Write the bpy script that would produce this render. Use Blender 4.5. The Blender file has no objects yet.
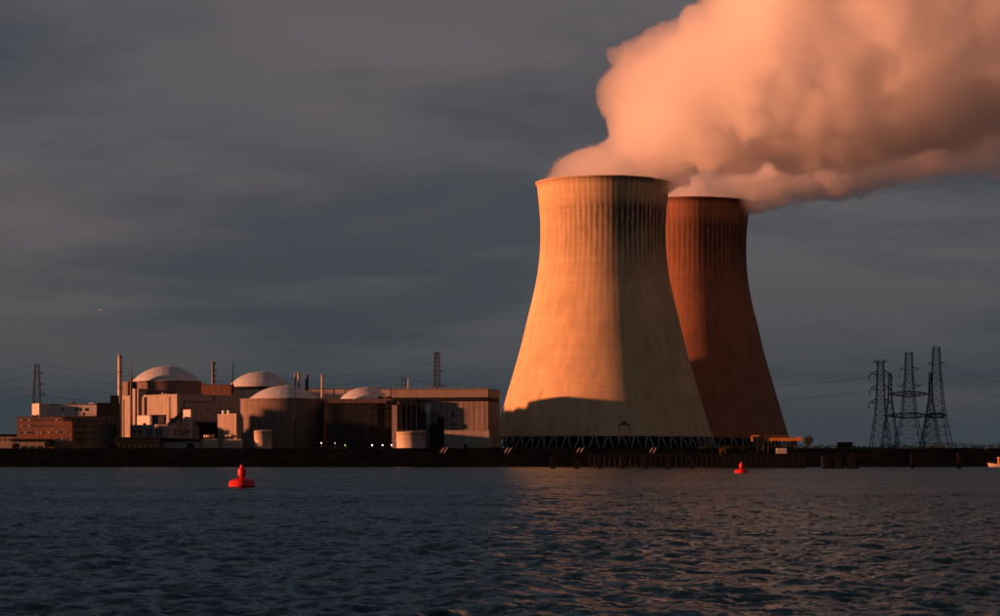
import bpy, math, random
import numpy as np
from mathutils import Vector

R = math.radians
random.seed(11)
rng = np.random.default_rng(11)
scene = bpy.context.scene

# ------------------------------------------------------------------ camera
F = 2340.0            # focal length in photo pixels (photo is 1000 px wide)
EYE = 4.0             # eye height above the river
HOR = 460.0           # photo row of the horizon
cam = bpy.data.cameras.new('camera')
cam.sensor_width = 36.0
cam.lens = F * 36.0 / 1000.0
cam.shift_y = (HOR - 308.0) / 1000.0
cam.clip_start = 1.0
cam.clip_end = 60000.0
cam_o = bpy.data.objects.new('camera', cam)
cam_o.location = (0, 0, EYE)
cam_o.rotation_euler = (R(90), 0, 0)
scene.collection.objects.link(cam_o)
scene.camera = cam_o

# ------------------------------------------------------------------ light
SUN_AZ = 9.5         # degrees by which the sun stands in front of a line due left
SUN_EL = 4.7
SUN_STRENGTH = 5.0
SKY_STRENGTH = 0.05
EXPOSURE = 0.9
sx, sy, sz = (-math.cos(R(SUN_AZ)) * math.cos(R(SUN_EL)), -math.sin(R(SUN_AZ)) * math.cos(R(SUN_EL)), math.sin(R(SUN_EL)))

world = bpy.data.worlds.new('World')
scene.world = world
world.use_nodes = True
nt = world.node_tree
nt.nodes.clear()
N = nt.nodes.new
L = nt.links.new
wout = N('ShaderNodeOutputWorld')
bg = N('ShaderNodeBackground')
sky = N('ShaderNodeTexSky')
sky.sky_type = 'NISHITA'
sky.sun_disc = False
sky.sun_elevation = R(SUN_EL)
sky.sun_rotation = math.atan2(sx, sy)
sky.air_density = 1.0
sky.dust_density = 2.0
tc = N('ShaderNodeTexCoord')
sep = N('ShaderNodeSeparateXYZ')
L(tc.outputs['Generated'], sep.inputs[0])
zabs = N('ShaderNodeMath'); zabs.operation = 'ABSOLUTE'; L(sep.outputs['Z'], zabs.inputs[0])
zadd = N('ShaderNodeMath'); zadd.operation = 'ADD'; zadd.inputs[1].default_value = 0.17; L(zabs.outputs[0], zadd.inputs[0])
proj = N('ShaderNodeVectorMath'); proj.operation = 'DIVIDE'
comb = N('ShaderNodeCombineXYZ')
for k in range(3): L(zadd.outputs[0], comb.inputs[k])
L(tc.outputs['Generated'], proj.inputs[0]); L(comb.outputs[0], proj.inputs[1])
def wnoise(scale, detail, rough, off):
    mp = N('ShaderNodeMapping'); mp.inputs['Location'].default_value = off
    mp.inputs['Scale'].default_value = (0.75, 1, 1)
    L(proj.outputs[0], mp.inputs[0])
    n = N('ShaderNodeTexNoise'); n.inputs['Scale'].default_value = scale; n.inputs['Detail'].default_value = detail
    n.inputs['Roughness'].default_value = rough; n.inputs['Distortion'].default_value = 0.3
    L(mp.outputs[0], n.inputs['Vector'])
    return n
n1 = wnoise(1.7, 7, 0.55, (3.1, 1.7, 0))
n2 = wnoise(0.9, 3, 0.5, (11.3, 4.2, 0))
r1 = N('ShaderNodeValToRGB')
r1.color_ramp.elements[0].position = 0.42; r1.color_ramp.elements[0].color = (0.029, 0.033, 0.041, 1)
r1.color_ramp.elements[1].position = 0.60; r1.color_ramp.elements[1].color = (0.054, 0.051, 0.057, 1)
L(n1.outputs['Fac'], r1.inputs[0])
r2 = N('ShaderNodeValToRGB')
r2.color_ramp.elements[0].position = 0.50; r2.color_ramp.elements[0].color = (0, 0, 0, 1)
r2.color_ramp.elements[1].position = 0.75; r2.color_ramp.elements[1].color = (0.028, 0.015, 0.011, 1)
L(n2.outputs['Fac'], r2.inputs[0])
addc = N('ShaderNodeMix'); addc.data_type = 'RGBA'; addc.blend_type = 'ADD'; addc.inputs[0].default_value = 1
L(r1.outputs[0], addc.inputs[6]); L(r2.outputs[0], addc.inputs[7])
# clearer, bluer strip of air low over the land
hz = N('ShaderNodeMapRange'); hz.inputs['From Min'].default_value = 0.0; hz.inputs['From Max'].default_value = 0.095
hz.inputs['To Min'].default_value = 0.9; hz.inputs['To Max'].default_value = 0.0
L(zabs.outputs[0], hz.inputs['Value'])
mixh = N('ShaderNodeMix'); mixh.data_type = 'RGBA'
L(hz.outputs[0], mixh.inputs[0]); L(addc.outputs[2], mixh.inputs[6]); mixh.inputs[7].default_value = (0.017, 0.026, 0.032, 1)
# thin part of the cloud through which the open sky shows
skm = N('ShaderNodeVectorMath'); skm.operation = 'SCALE'; skm.inputs['Scale'].default_value = SKY_STRENGTH
L(sky.outputs[0], skm.inputs[0])
mixs = N('ShaderNodeMix'); mixs.data_type = 'RGBA'; mixs.inputs[0].default_value = 0.05
L(mixh.outputs[2], mixs.inputs[6]); L(skm.outputs[0], mixs.inputs[7])
L(mixs.outputs[2], bg.inputs['Color'])
bg.inputs['Strength'].default_value = 1.0
L(bg.outputs[0], wout.inputs[0])

sun = bpy.data.lights.new('sun', 'SUN')
sun.energy = SUN_STRENGTH
sun.angle = R(2.2)
sun.color = (1.0, 0.315, 0.135)
sun_o = bpy.data.objects.new('sun', sun)
sun_o.rotation_euler = Vector((-sx, -sy, -sz)).to_track_quat('-Z', 'Y').to_euler()
sun_o.location = (-300, 900, 400)
scene.collection.objects.link(sun_o)

vs = scene.view_settings
vs.view_transform = 'Standard'; vs.look = 'None'; vs.gamma = 1.0; vs.exposure = EXPOSURE
vs.use_curve_mapping = False
cy = scene.cycles
scene.render.engine = 'CYCLES'
cy.use_denoising = True
cy.use_adaptive_sampling = True
cy.adaptive_threshold = 0.02
cy.max_bounces = 48
cy.volume_bounces = 48
cy.transparent_max_bounces = 48
cy.diffuse_bounces = 3
cy.glossy_bounces = 3
cy.sample_clamp_indirect = 4.0

# ------------------------------------------------------------------ helpers
C = scene.collection
def PX(px, D): return (px - 500.0) * D / F
def PZ(py, D): return EYE + (HOR - py) * D / F
def PW(w, D): return w * D / F
GROUND = 9.5

class MB:
    def __init__(s): s.v = []; s.f = []; s.sm = []
    def add(s, vs, fs, smooth=False):
        o = len(s.v); s.v += [tuple(p) for p in vs]
        for f in fs: s.f.append(tuple(i + o for i in f)); s.sm.append(smooth)
        return s
    def box(s, x0, x1, y0, y1, z0, z1):
        v = [(x, y, z) for z in (z0, z1) for y in (y0, y1) for x in (x0, x1)]
        return s.add(v, [(0, 2, 3, 1), (4, 5, 7, 6), (0, 1, 5, 4), (2, 6, 7, 3), (0, 4, 6, 2), (1, 3, 7, 5)])
    def prism(s, pts, y0, y1):
        """outline in (x, z), extruded along y"""
        n = len(pts)
        v = [(x, y0, z) for x, z in pts] + [(x, y1, z) for x, z in pts]
        f = [tuple(range(n)), tuple(range(2 * n - 1, n - 1, -1))]
        f += [(i, i + n, (i + 1) % n + n, (i + 1) % n) for i in range(n)]
        return s.add(v, f)
    def plan(s, pts, z0, z1):
        """outline in (x, y), extruded along z"""
        n = len(pts)
        v = [(x, y, z0) for x, y in pts] + [(x, y, z1) for x, y in pts]
        f = [tuple(range(n - 1, -1, -1)), tuple(range(n, 2 * n))]
        f += [(i, (i + 1) % n, (i + 1) % n + n, i + n) for i in range(n)]
        return s.add(v, f)
    def lathe(s, prof, n=32, smooth=True, cx=0, cy=0, cap=True):
        v = []; f = []
        for r, z in prof:
            for k in range(n):
                a = 2 * math.pi * k / n
                v.append((cx + r * math.cos(a), cy + r * math.sin(a), z))
        m = len(prof)
        for j in range(m - 1):
            for k in range(n):
                k2 = (k + 1) % n
                f.append((j * n + k, j * n + k2, (j + 1) * n + k2, (j + 1) * n + k))
        s.add(v, f, smooth)
        if cap:
            o = len(s.v) - m * n
            s.f.append(tuple(o + k for k in range(n - 1, -1, -1))); s.sm.append(False)
            s.f.append(tuple(o + (m - 1) * n + k for k in range(n))); s.sm.append(False)
        return s
    def bar(s, p, q, r, n=4, r2=None):
        p = Vector(p); q = Vector(q); d = (q - p)
        if d.length < 1e-6: return s
        d.normalize()
        a = d.orthogonal().normalized(); b = d.cross(a)
        r2 = r if r2 is None else r2
        v = [p + (a * math.cos(2 * math.pi * k / n) + b * math.sin(2 * math.pi * k / n)) * r for k in range(n)]
        v += [q + (a * math.cos(2 * math.pi * k / n) + b * math.sin(2 * math.pi * k / n)) * r2 for k in range(n)]
        f = [(k, (k + 1) % n, (k + 1) % n + n, k + n) for k in range(n)] + [tuple(range(n - 1, -1, -1)), tuple(range(n, 2 * n))]
        return s.add(v, f, n > 6)
    def tube(s, pts, r, n=4):
        for a, b in zip(pts[:-1], pts[1:]): s.bar(a, b, r, n)
        return s
    def mesh(s, name):
        me = bpy.data.meshes.new(name)
        me.from_pydata(s.v, [], s.f)
        me.polygons.foreach_set('use_smooth', s.sm)
        me.update()
        return me
    def build(s, name, mat, parent=None, loc=(0, 0, 0), rz=0.0):
        return link(name, s.mesh(name), mat, parent, loc, rz)

def link(name, me, mat=None, parent=None, loc=(0, 0, 0), rz=0.0):
    if mat is not None and not me.materials: me.materials.append(mat)
    o = bpy.data.objects.new(name, me)
    C.objects.link(o)
    o.location = loc; o.rotation_euler = (0, 0, rz)
    if parent is not None: o.parent = parent
    return o
def tag(o, label=None, cat=None, group=None, kind=None):
    if label: o['label'] = label
    if cat: o['category'] = cat
    if group: o['group'] = group
    if kind: o['kind'] = kind
    return o
def thing(name, label, cat, loc=(0, 0, 0), rz=0.0, group=None):
    o = bpy.data.objects.new(name, None); C.objects.link(o)
    o.empty_display_size = 2
    o.location = loc; o.rotation_euler = (0, 0, rz)
    return tag(o, label, cat, group)
def copy_tree(o, parent=None, label=None):
    c = o.copy(); C.objects.link(c)
    if parent is not None: c.parent = parent
    if label: c['label'] = label
    for ch in list(o.children): copy_tree(ch, c)
    return c

# ------------------------------------------------------------------ materials
def mat(name, col, rough=0.85, var=0.25, scale=0.15, streak=0.0, metal=0.0, spec=0.3, bump=0.0, emit=None):
    m = bpy.data.materials.new(name); m.use_nodes = True
    t = m.node_tree; b = t.nodes['Principled BSDF']
    b.inputs['Roughness'].default_value = rough
    b.inputs['Metallic'].default_value = metal
    b.inputs['Specular IOR Level'].default_value = spec
    tcn = t.nodes.new('ShaderNodeTexCoord')
    nz = t.nodes.new('ShaderNodeTexNoise'); nz.inputs['Scale'].default_value = scale; nz.inputs['Detail'].default_value = 6
    nz.inputs['Roughness'].default_value = 0.65
    t.links.new(tcn.outputs['Object'], nz.inputs['Vector'])
    rp = t.nodes.new('ShaderNodeValToRGB')
    lo = [c * (1 - var) for c in col]; hi = [min(1, c * (1 + var)) for c in col]
    rp.color_ramp.elements[0].position = 0.3; rp.color_ramp.elements[0].color = (*lo, 1)
    rp.color_ramp.elements[1].position = 0.7; rp.color_ramp.elements[1].color = (*hi, 1)
    t.links.new(nz.outputs['Fac'], rp.inputs[0])
    out = rp.outputs[0]
    if streak > 0:   # rain streaks running down the walls
        mp = t.nodes.new('ShaderNodeMapping'); mp.inputs['Scale'].default_value = (0.5, 0.5, 0.03)
        t.links.new(tcn.outputs['Object'], mp.inputs[0])
        n2 = t.nodes.new('ShaderNodeTexNoise'); n2.inputs['Scale'].default_value = 1.0; n2.inputs['Detail'].default_value = 4
        t.links.new(mp.outputs[0], n2.inputs['Vector'])
        r2 = t.nodes.new('ShaderNodeValToRGB')
        r2.color_ramp.elements[0].position = 0.35; r2.color_ramp.elements[0].color = (1 - streak,) * 3 + (1,)
        r2.color_ramp.elements[1].position = 0.62; r2.color_ramp.elements[1].color = (1, 1, 1, 1)
        t.links.new(n2.outputs['Fac'], r2.inputs[0])
        mx = t.nodes.new('ShaderNodeMix'); mx.data_type = 'RGBA'; mx.blend_type = 'MULTIPLY'; mx.inputs[0].default_value = 1
        t.links.new(out, mx.inputs[6]); t.links.new(r2.outputs[0], mx.inputs[7])
        out = mx.outputs[2]
    t.links.new(out, b.inputs['Base Color'])
    if bump > 0:
        bp = t.nodes.new('ShaderNodeBump'); bp.inputs['Strength'].default_value = bump; bp.inputs['Distance'].default_value = 0.2
        t.links.new(nz.outputs['Fac'], bp.inputs['Height']); t.links.new(bp.outputs[0], b.inputs['Normal'])
    if emit:
        b.inputs['Emission Color'].default_value = (*emit[0], 1); b.inputs['Emission Strength'].default_value = emit[1]
    return m

M = {}
M['brick'] = mat('brick_masonry', (0.26, 0.13, 0.09), var=0.2, scale=0.4, streak=0.2)
M['pale'] = mat('pale_render', (0.48, 0.45, 0.43), var=0.12, scale=0.2, streak=0.15)
M['beige'] = mat('beige_concrete', (0.29, 0.262, 0.24), var=0.15, scale=0.12, streak=0.25)
M['tan'] = mat('tan_cladding', (0.22, 0.185, 0.17), var=0.12, scale=0.1, streak=0.2)
M['drum'] = mat('brown_concrete', (0.16, 0.128, 0.115), var=0.15, scale=0.15, streak=0.3)
M['dome'] = mat('dome_concrete', (0.42, 0.46, 0.50), var=0.12, scale=0.2, streak=0.15)
M['dark'] = mat('dark_cladding', (0.032, 0.037, 0.042), var=0.25, scale=0.2, streak=0.3, spec=0.06)
M['darker'] = mat('black_cladding', (0.013, 0.016, 0.019), var=0.3, scale=0.3, spec=0.06)
M['slate'] = mat('slate_roofing', (0.08, 0.08, 0.085), var=0.2, scale=0.3)
M['steel'] = mat('galvanised_steel', (0.13, 0.15, 0.17), rough=0.6, var=0.2, metal=0.0, scale=0.5)
M['pylon'] = mat('dark_pylon_steel', (0.060, 0.075, 0.090), rough=0.6, var=0.2, scale=0.5, spec=0.06)
M['stack'] = mat('stack_steel', (0.50, 0.44, 0.40), rough=0.55, var=0.12, streak=0.2, scale=0.4)
M['glass'] = mat('window_glass', (0.02, 0.025, 0.03), rough=0.12, var=0.2, spec=0.6)
M['glint'] = mat('window_glint', (0.55, 0.48, 0.42), rough=0.8, var=0.1)  # pale pane colour standing in for sun glints on the glass
M['frame'] = mat('window_frame', (0.35, 0.32, 0.30), rough=0.6, var=0.1)
M['tank'] = mat('tank_paint', (0.58, 0.50, 0.42), rough=0.5, var=0.12, streak=0.3, scale=0.4)
M['timber'] = mat('wet_timber', (0.010, 0.011, 0.011), rough=0.7, var=0.4, scale=0.8, spec=0.06)
M['dolphin'] = mat('weedy_concrete', (0.010, 0.012, 0.012), rough=0.8, var=0.4, scale=0.7, spec=0.06)
M['rust'] = mat('rusty_steel', (0.16, 0.06, 0.03), var=0.35, scale=0.8)
M['orange'] = mat('orange_paint', (0.62, 0.24, 0.04), rough=0.5, var=0.12, scale=0.5, streak=0.2)
M['red'] = mat('buoy_red', (0.62, 0.010, 0.012), rough=0.5, var=0.35, scale=1.6, streak=0.4, spec=0.4)
M['white'] = mat('white_paint', (0.75, 0.74, 0.72), rough=0.5, var=0.06, scale=0.6)
M['rail'] = mat('pale_railing', (0.60, 0.52, 0.42), rough=0.5, var=0.1)
M['bark'] = mat('bark', (0.05, 0.04, 0.03), var=0.3, scale=1)
M['leaf'] = mat('foliage', (0.035, 0.045, 0.022), var=0.5, scale=0.6, rough=0.7, spec=0.06)
M['leaf2'] = mat('foliage_dark', (0.022, 0.030, 0.018), var=0.5, scale=0.25, rough=0.8, spec=0.06)
M['grass'] = mat('rough_grass', (0.035, 0.040, 0.020), var=0.4, scale=0.08)
M['lamp'] = mat('lamp_glow', (0.8, 0.8, 0.75), emit=((0.9, 0.95, 1.0), 1.6))
M['lampw'] = mat('lamp_glow_warm', (0.8, 0.7, 0.5), emit=((1.0, 0.72, 0.38), 1.6))
M['lampg'] = mat('lamp_glow_green', (0.4, 0.8, 0.3), emit=((0.35, 1.0, 0.25), 1.0))

# ------------------------------------------------------------------ river
def make_water():
    rows = 1100; cols = 640
    t = np.linspace(0, 1, rows)
    yy = 42.0 * (1352.0 / 42.0) ** t
    u = np.linspace(-1, 1, cols)
    Yg = np.repeat(yy[:, None], cols, 1)
    half = 22 + 0.26 * Yg
    Xg = u[None, :] * half
    dy = np.gradient(yy)[:, None] * np.ones((1, cols))
    sp = np.maximum(dy, half / cols * 2)
    Zg = np.zeros_like(Xg); DX = np.zeros_like(Xg); DY = np.zeros_like(Xg)
    wind = R(20)
    nw = 84
    r = np.random.default_rng(5)
    for i in range(nw):
        lam = 0.4 * (6.0 / 0.4) ** (i / (nw - 1))
        k = 2 * math.pi / lam
        ang = wind + r.normal(0, 0.75)
        if i >= nw - 8: lam = 8.0 + 1.5 * (i - nw + 8); k = 2 * math.pi / lam; ang = R(80) + r.normal(0, 0.12)   # low swell running up the river
        kx, ky = math.cos(ang) * k, math.sin(ang) * k
        slope = 0.044 * (1.0 if lam < 2 else (2 / lam) ** 0.75)
        amp = slope / k
        fade = np.clip((lam / sp - 1.9) / 2.0, 0, 1)
        # slow patches of gusts
        ph = kx * Xg + ky * Yg + r.uniform(0, 6.28)
        gx = r.uniform(-1, 1) * 0.03; gy = r.uniform(-1, 1) * 0.03
        env = 0.75 + 0.5 * np.sin(gx * Xg + gy * Yg + r.uniform(0, 6.28))
        a = amp * fade * env
        Zg += a * np.sin(ph)
        DX += -a * 0.8 * np.cos(ph) * kx / k
        DY += -a * 0.8 * np.cos(ph) * ky / k
    P = np.stack([Xg + DX, Yg + DY, Zg], -1).reshape(-1, 3)
    idx = np.arange(rows * cols).reshape(rows, cols)
    q = np.stack([idx[:-1, :-1], idx[:-1, 1:], idx[1:, 1:], idx[1:, :-1]], -1).reshape(-1, 4)
    # level sheet under it that carries the river on to every side
    n0 = len(P)
    P = np.vstack([P, [(-9000, -3000, -0.55), (9000, -3000, -0.55), (9000, 1420, -0.55), (-9000, 1420, -0.55)]])
    q = np.vstack([q, [[n0, n0 + 1, n0 + 2, n0 + 3]]])
    me = bpy.data.meshes.new('river')
    me.vertices.add(len(P)); me.vertices.foreach_set('co', P.astype(np.float32).ravel())
    me.loops.add(q.size); me.loops.foreach_set('vertex_index', q.astype(np.int32).ravel())
    me.polygons.add(len(q)); me.polygons.foreach_set('loop_start', np.arange(0, q.size, 4, dtype=np.int32))
    me.polygons.foreach_set('use_smooth', np.ones(len(q), bool))
    me.update(calc_edges=True); me.validate()
    m = bpy.data.materials.new('river_water'); m.use_nodes = True
    t = m.node_tree; b = t.nodes['Principled BSDF']
    tcn = t.nodes.new('ShaderNodeTexCoord')
    mp = t.nodes.new('ShaderNodeMapping'); mp.inputs['Scale'].default_value = (1.0, 0.8, 1)
    t.links.new(tcn.outputs['Object'], mp.inputs[0])
    # capillary ripples: the slope itself is noise, so that it does not average out with distance
    nodes = t.nodes.new; lk = t.links.new
    total = None
    for s_, d_, k_ in ((2.6, 3, 1.1), (0.5, 3, 0.8)):
        nz = nodes('ShaderNodeTexNoise'); nz.inputs['Scale'].default_value = s_; nz.inputs['Detail'].default_value = d_; nz.inputs['Roughness'].default_value = 0.6
        lk(mp.outputs[0], nz.inputs['Vector'])
        sb = nodes('ShaderNodeVectorMath'); sb.operation = 'SUBTRACT'; lk(nz.outputs['Color'], sb.inputs[0]); sb.inputs[1].default_value = (0.5, 0.5, 0.5)
        ml = nodes('ShaderNodeVectorMath'); ml.operation = 'MULTIPLY'; lk(sb.outputs[0], ml.inputs[0]); ml.inputs[1].default_value = (k_, k_, 0)
        if total is None: total = ml.outputs[0]
        else:
            ad = nodes('ShaderNodeVectorMath'); ad.operation = 'ADD'; lk(total, ad.inputs[0]); lk(ml.outputs[0], ad.inputs[1]); total = ad.outputs[0]
    # gusts: cat's-paws of rougher and smoother water
    gm = nodes('ShaderNodeMapping'); gm.inputs['Scale'].default_value = (0.012, 0.03, 1); lk(tcn.outputs['Object'], gm.inputs[0])
    gn = nodes('ShaderNodeTexNoise'); gn.inputs['Scale'].default_value = 1.0; gn.inputs['Detail'].default_value = 4; lk(gm.outputs[0], gn.inputs['Vector'])
    gr = nodes('ShaderNodeMapRange'); gr.inputs['From Min'].default_value = 0.35; gr.inputs['From Max'].default_value = 0.65; gr.inputs['To Min'].default_value = 0.6; gr.inputs['To Max'].default_value = 1.5
    lk(gn.outputs['Fac'], gr.inputs['Value'])
    sc_ = nodes('ShaderNodeVectorMath'); sc_.operation = 'SCALE'; lk(total, sc_.inputs[0]); lk(gr.outputs[0], sc_.inputs['Scale'])
    ge = nodes('ShaderNodeNewGeometry')
    ad = nodes('ShaderNodeVectorMath'); ad.operation = 'ADD'; lk(ge.outputs['Normal'], ad.inputs[0]); lk(sc_.outputs[0], ad.inputs[1])
    nm = nodes('ShaderNodeVectorMath'); nm.operation = 'NORMALIZE'; lk(ad.outputs[0], nm.inputs[0])
    # murky river: dark silty body under a tinted sky reflection
    fr = nodes('ShaderNodeFresnel'); fr.inputs['IOR'].default_value = 1.333; lk(nm.outputs[0], fr.inputs['Normal'])
    gl = nodes('ShaderNodeBsdfGlossy'); gl.inputs['Color'].default_value = (0.34, 0.47, 0.55, 1); gl.inputs['Roughness'].default_value = 0.2; lk(nm.outputs[0], gl.inputs['Normal'])
    df = nodes('ShaderNodeBsdfDiffuse'); df.inputs['Color'].default_value = (0.002, 0.011, 0.015, 1)
    ms = nodes('ShaderNodeMixShader'); lk(fr.outputs[0], ms.inputs[0]); lk(df.outputs[0], ms.inputs[1]); lk(gl.outputs[0], ms.inputs[2])
    t.nodes.remove(b)
    lk(ms.outputs[0], t.nodes['Material Output'].inputs['Surface'])
    me.materials.append(m)
    o = link('river', me)
    tag(o, 'dark choppy river water filling the foreground', None, kind='structure')
make_water()

# ------------------------------------------------------------------ land and dyke
def make_land():
    # cross-section of the bank: foreshore, stone revetment, crest, level ground behind
    sec = [(1336, -1.5), (1341, 0.25), (1347, 1.3), (1356, 4.2), (1366, 8.2), (1373, 10.6), (1379, 10.9), (1386, 9.6), (1400, GROUND), (1500, GROUND), (2600, GROUND), (30000, GROUND)]
    xs = [-12000, -3000, -1200] + list(np.arange(-700, 701, 6.0)) + [1200, 3000, 12000]
    rr = np.random.default_rng(3)
    P = []; 
    for j, (y, z) in enumerate(sec):
        for x in xs:
            jy = rr.normal(0, 0.9) if j < 6 else 0
            jz = rr.normal(0, 0.16) if 0 < j < 7 else 0
            P.append((x, y + jy, z + jz))
    n = len(xs)
    f = [(j * n + i, j * n + i + 1, (j + 1) * n + i + 1, (j + 1) * n + i) for j in range(len(sec) - 1) for i in range(n - 1)]
    me = bpy.data.meshes.new('ground'); me.from_pydata(P, [], f); me.polygons.foreach_set('use_smooth', [True] * len(f))
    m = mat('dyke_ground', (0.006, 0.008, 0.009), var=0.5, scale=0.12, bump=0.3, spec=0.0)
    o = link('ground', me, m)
    tag(o, 'dark grassy river dyke and the level ground behind it', None, kind='structure')
make_land()

def make_riprap():
    rr = np.random.default_rng(17); n = 1500
    base = np.array([(1, 0, 0), (-1, 0, 0), (0, 1, 0), (0, -1, 0), (0, 0, 1), (0, 0, -1)], float)
    tri = np.array([(0, 2, 4), (2, 1, 4), (1, 3, 4), (3, 0, 4), (2, 0, 5), (1, 2, 5), (3, 1, 5), (0, 3, 5)])
    V = []; Fs = []
    for i in range(n):
        x = rr.uniform(-430, 430); u = rr.random() ** 1.6
        p = np.array((x, 1340.5 + u * 17, 0.1 + u * 4.6)); sc = rr.uniform(0.3, 0.7) * np.array((1.2, 0.9, 0.7))
        V.append(base * sc * rr.uniform(0.75, 1.25, (6, 3)) + p); Fs.append(tri + i * 6)
    me = bpy.data.meshes.new('rubble'); me.from_pydata(np.vstack(V).tolist(), [], np.vstack(Fs).tolist())
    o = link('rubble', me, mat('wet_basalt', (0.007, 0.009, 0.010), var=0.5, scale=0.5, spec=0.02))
    tag(o, 'dark stone rubble along the foot of the dyke', None, kind='stuff')
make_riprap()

# ------------------------------------------------------------------ cooling towers
PROF = [(436.0, 108.6), (424, 104.8), (408, 100.0), (394, 95.9), (380, 91.8), (365, 87.3), (350, 83.0), (336, 79.5), (322, 76.4), (309, 73.2),
        (296, 69.9), (283, 67.0), (270, 64.8), (258, 63.4), (247, 62.6), (234, 62.4), (220, 62.7), (208, 63.6), (196, 64.9), (184.6, 66.2)]
def tower_material(name, tint):
    m = bpy.data.materials.new(name); m.use_nodes = True
    t = m.node_tree; b = t.nodes['Principled BSDF']
    b.inputs['Roughness'].default_value = 0.95; b.inputs['Specular IOR Level'].default_value = 0.15
    if 'Diffuse Roughness' in b.inputs: b.inputs['Diffuse Roughness'].default_value = 0.1
    n = t.nodes.new; l = t.links.new
    tcn = n('ShaderNodeTexCoord'); sp = n('ShaderNodeSeparateXYZ'); l(tcn.outputs['Object'], sp.inputs[0])
    def noise(scale, detail, mscale):
        mp = n('ShaderNodeMapping'); mp.inputs['Scale'].default_value = mscale; l(tcn.outputs['Object'], mp.inputs[0])
        z = n('ShaderNodeTexNoise'); z.inputs['Scale'].default_value = scale; z.inputs['Detail'].default_value = detail; z.inputs['Roughness'].default_value = 0.6
        l(mp.outputs[0], z.inputs['Vector']); return z.outputs['Fac']
    def ramp(fac, p0, c0, p1, c1):
        r = n('ShaderNodeValToRGB'); r.color_ramp.elements[0].position = p0; r.color_ramp.elements[1].position = p1
        r.color_ramp.elements[0].color = (*c0, 1) if isinstance(c0, tuple) else (c0, c0, c0, 1)
        r.color_ramp.elements[1].color = (*c1, 1) if isinstance(c1, tuple) else (c1, c1, c1, 1)
        l(fac, r.inputs[0]); return r.outputs[0]
    def mul(a, c):
        mx = n('ShaderNodeMix'); mx.data_type = 'RGBA'; mx.blend_type = 'MULTIPLY'; mx.inputs[0].default_value = 1
        l(a, mx.inputs[6]); l(c, mx.inputs[7]); return mx.outputs[2]
    def math_(op, a, b_=None, c_=None):
        q = n('ShaderNodeMath'); q.operation = op
        for i, v in enumerate((a, b_, c_)):
            if v is None: continue
            if isinstance(v, (int, float)): q.inputs[i].default_value = v
            else: l(v, q.inputs[i])
        return q.outputs[0]
    base = ramp(noise(0.035, 6, (1, 1, 1)), 0.3, tuple(c * 0.86 for c in tint), 0.7, tuple(c * 1.10 for c in tint))
    col = mul(base, ramp(noise(1.0, 5, (0.25, 0.25, 0.018)), 0.32, 0.80, 0.62, 1.0))
    # climbing-form lifts: a faint line every 1.5 m with bands of slightly different mixes
    zl = math_('FRACT', math_('MULTIPLY', sp.outputs['Z'], 1 / 3.0))
    col = mul(col, ramp(zl, 0.0, 0.90, 0.14, 1.0))
    zb = noise(1.0, 3, (0.002, 0.002, 0.22))
    col = mul(col, ramp(zb, 0.35, 0.92, 0.65, 1.02))
    # algae streaks below the rim, strongest about the throat
    ang = math_('ARCTAN2', sp.outputs['Y'], sp.outputs['X'])
    cb = n('ShaderNodeCombineXYZ'); l(math_('MULTIPLY', ang, 11.46), cb.inputs[0]); l(math_('MULTIPLY', sp.outputs['Z'], 0.05), cb.inputs[1])
    ns = n('ShaderNodeTexNoise'); ns.inputs['Scale'].default_value = 2.2; ns.inputs['Detail'].default_value = 4; ns.inputs['Roughness'].default_value = 0.7
    l(cb.outputs[0], ns.inputs['Vector'])
    # streaks follow the bays between ribs
    rib = math_('MULTIPLY_ADD', math_('COSINE', math_('MULTIPLY', ang, 72.0)), -0.22, 0.10)
    lgn = n('ShaderNodeTexNoise'); lgn.inputs['Scale'].default_value = 0.35; lgn.inputs['Detail'].default_value = 3
    cb2 = n('ShaderNodeCombineXYZ'); l(math_('MULTIPLY', ang, 11.46), cb2.inputs[0]); l(math_('MULTIPLY', sp.outputs['Z'], 0.12), cb2.inputs[1]); l(cb2.outputs[0], lgn.inputs['Vector'])
    st = math_('ADD', math_('ADD', ns.outputs['Fac'], rib), math_('MULTIPLY_ADD', lgn.outputs['Fac'], 0.9, -0.45))
    up = n('ShaderNodeMapRange'); up.interpolation_type = 'SMOOTHSTEP'
    up.inputs['From Min'].default_value = 98; up.inputs['From Max'].default_value = 148; l(sp.outputs['Z'], up.inputs['Value'])
    dn = n('ShaderNodeMapRange'); dn.interpolation_type = 'SMOOTHSTEP'
    dn.inputs['From Min'].default_value = 152; dn.inputs['From Max'].default_value = 160; dn.inputs['To Min'].default_value = 1; dn.inputs['To Max'].default_value = 0.32
    l(sp.outputs['Z'], dn.inputs['Value'])
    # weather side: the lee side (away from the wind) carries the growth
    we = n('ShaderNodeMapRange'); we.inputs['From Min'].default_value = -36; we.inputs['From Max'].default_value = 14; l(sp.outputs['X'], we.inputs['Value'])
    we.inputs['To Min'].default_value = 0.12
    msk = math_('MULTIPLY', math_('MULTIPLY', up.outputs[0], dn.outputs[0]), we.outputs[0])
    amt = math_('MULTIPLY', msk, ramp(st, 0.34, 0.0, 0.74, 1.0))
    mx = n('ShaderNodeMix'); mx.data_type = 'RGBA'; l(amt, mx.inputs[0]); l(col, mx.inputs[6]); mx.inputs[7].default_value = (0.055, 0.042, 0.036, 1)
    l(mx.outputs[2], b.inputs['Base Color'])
    bp = n('ShaderNodeBump'); bp.inputs['Strength'].default_value = 0.35; bp.inputs['Distance'].default_value = 0.15
    l(ramp(zl, 0.0, 0.0, 0.12, 1.0), bp.inputs['Height']); l(bp.outputs[0], b.inputs['Normal'])
    return m
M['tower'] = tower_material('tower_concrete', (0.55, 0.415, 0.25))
M['tower2'] = tower_material('tower_concrete_stained', (0.30, 0.145, 0.09))
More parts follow.
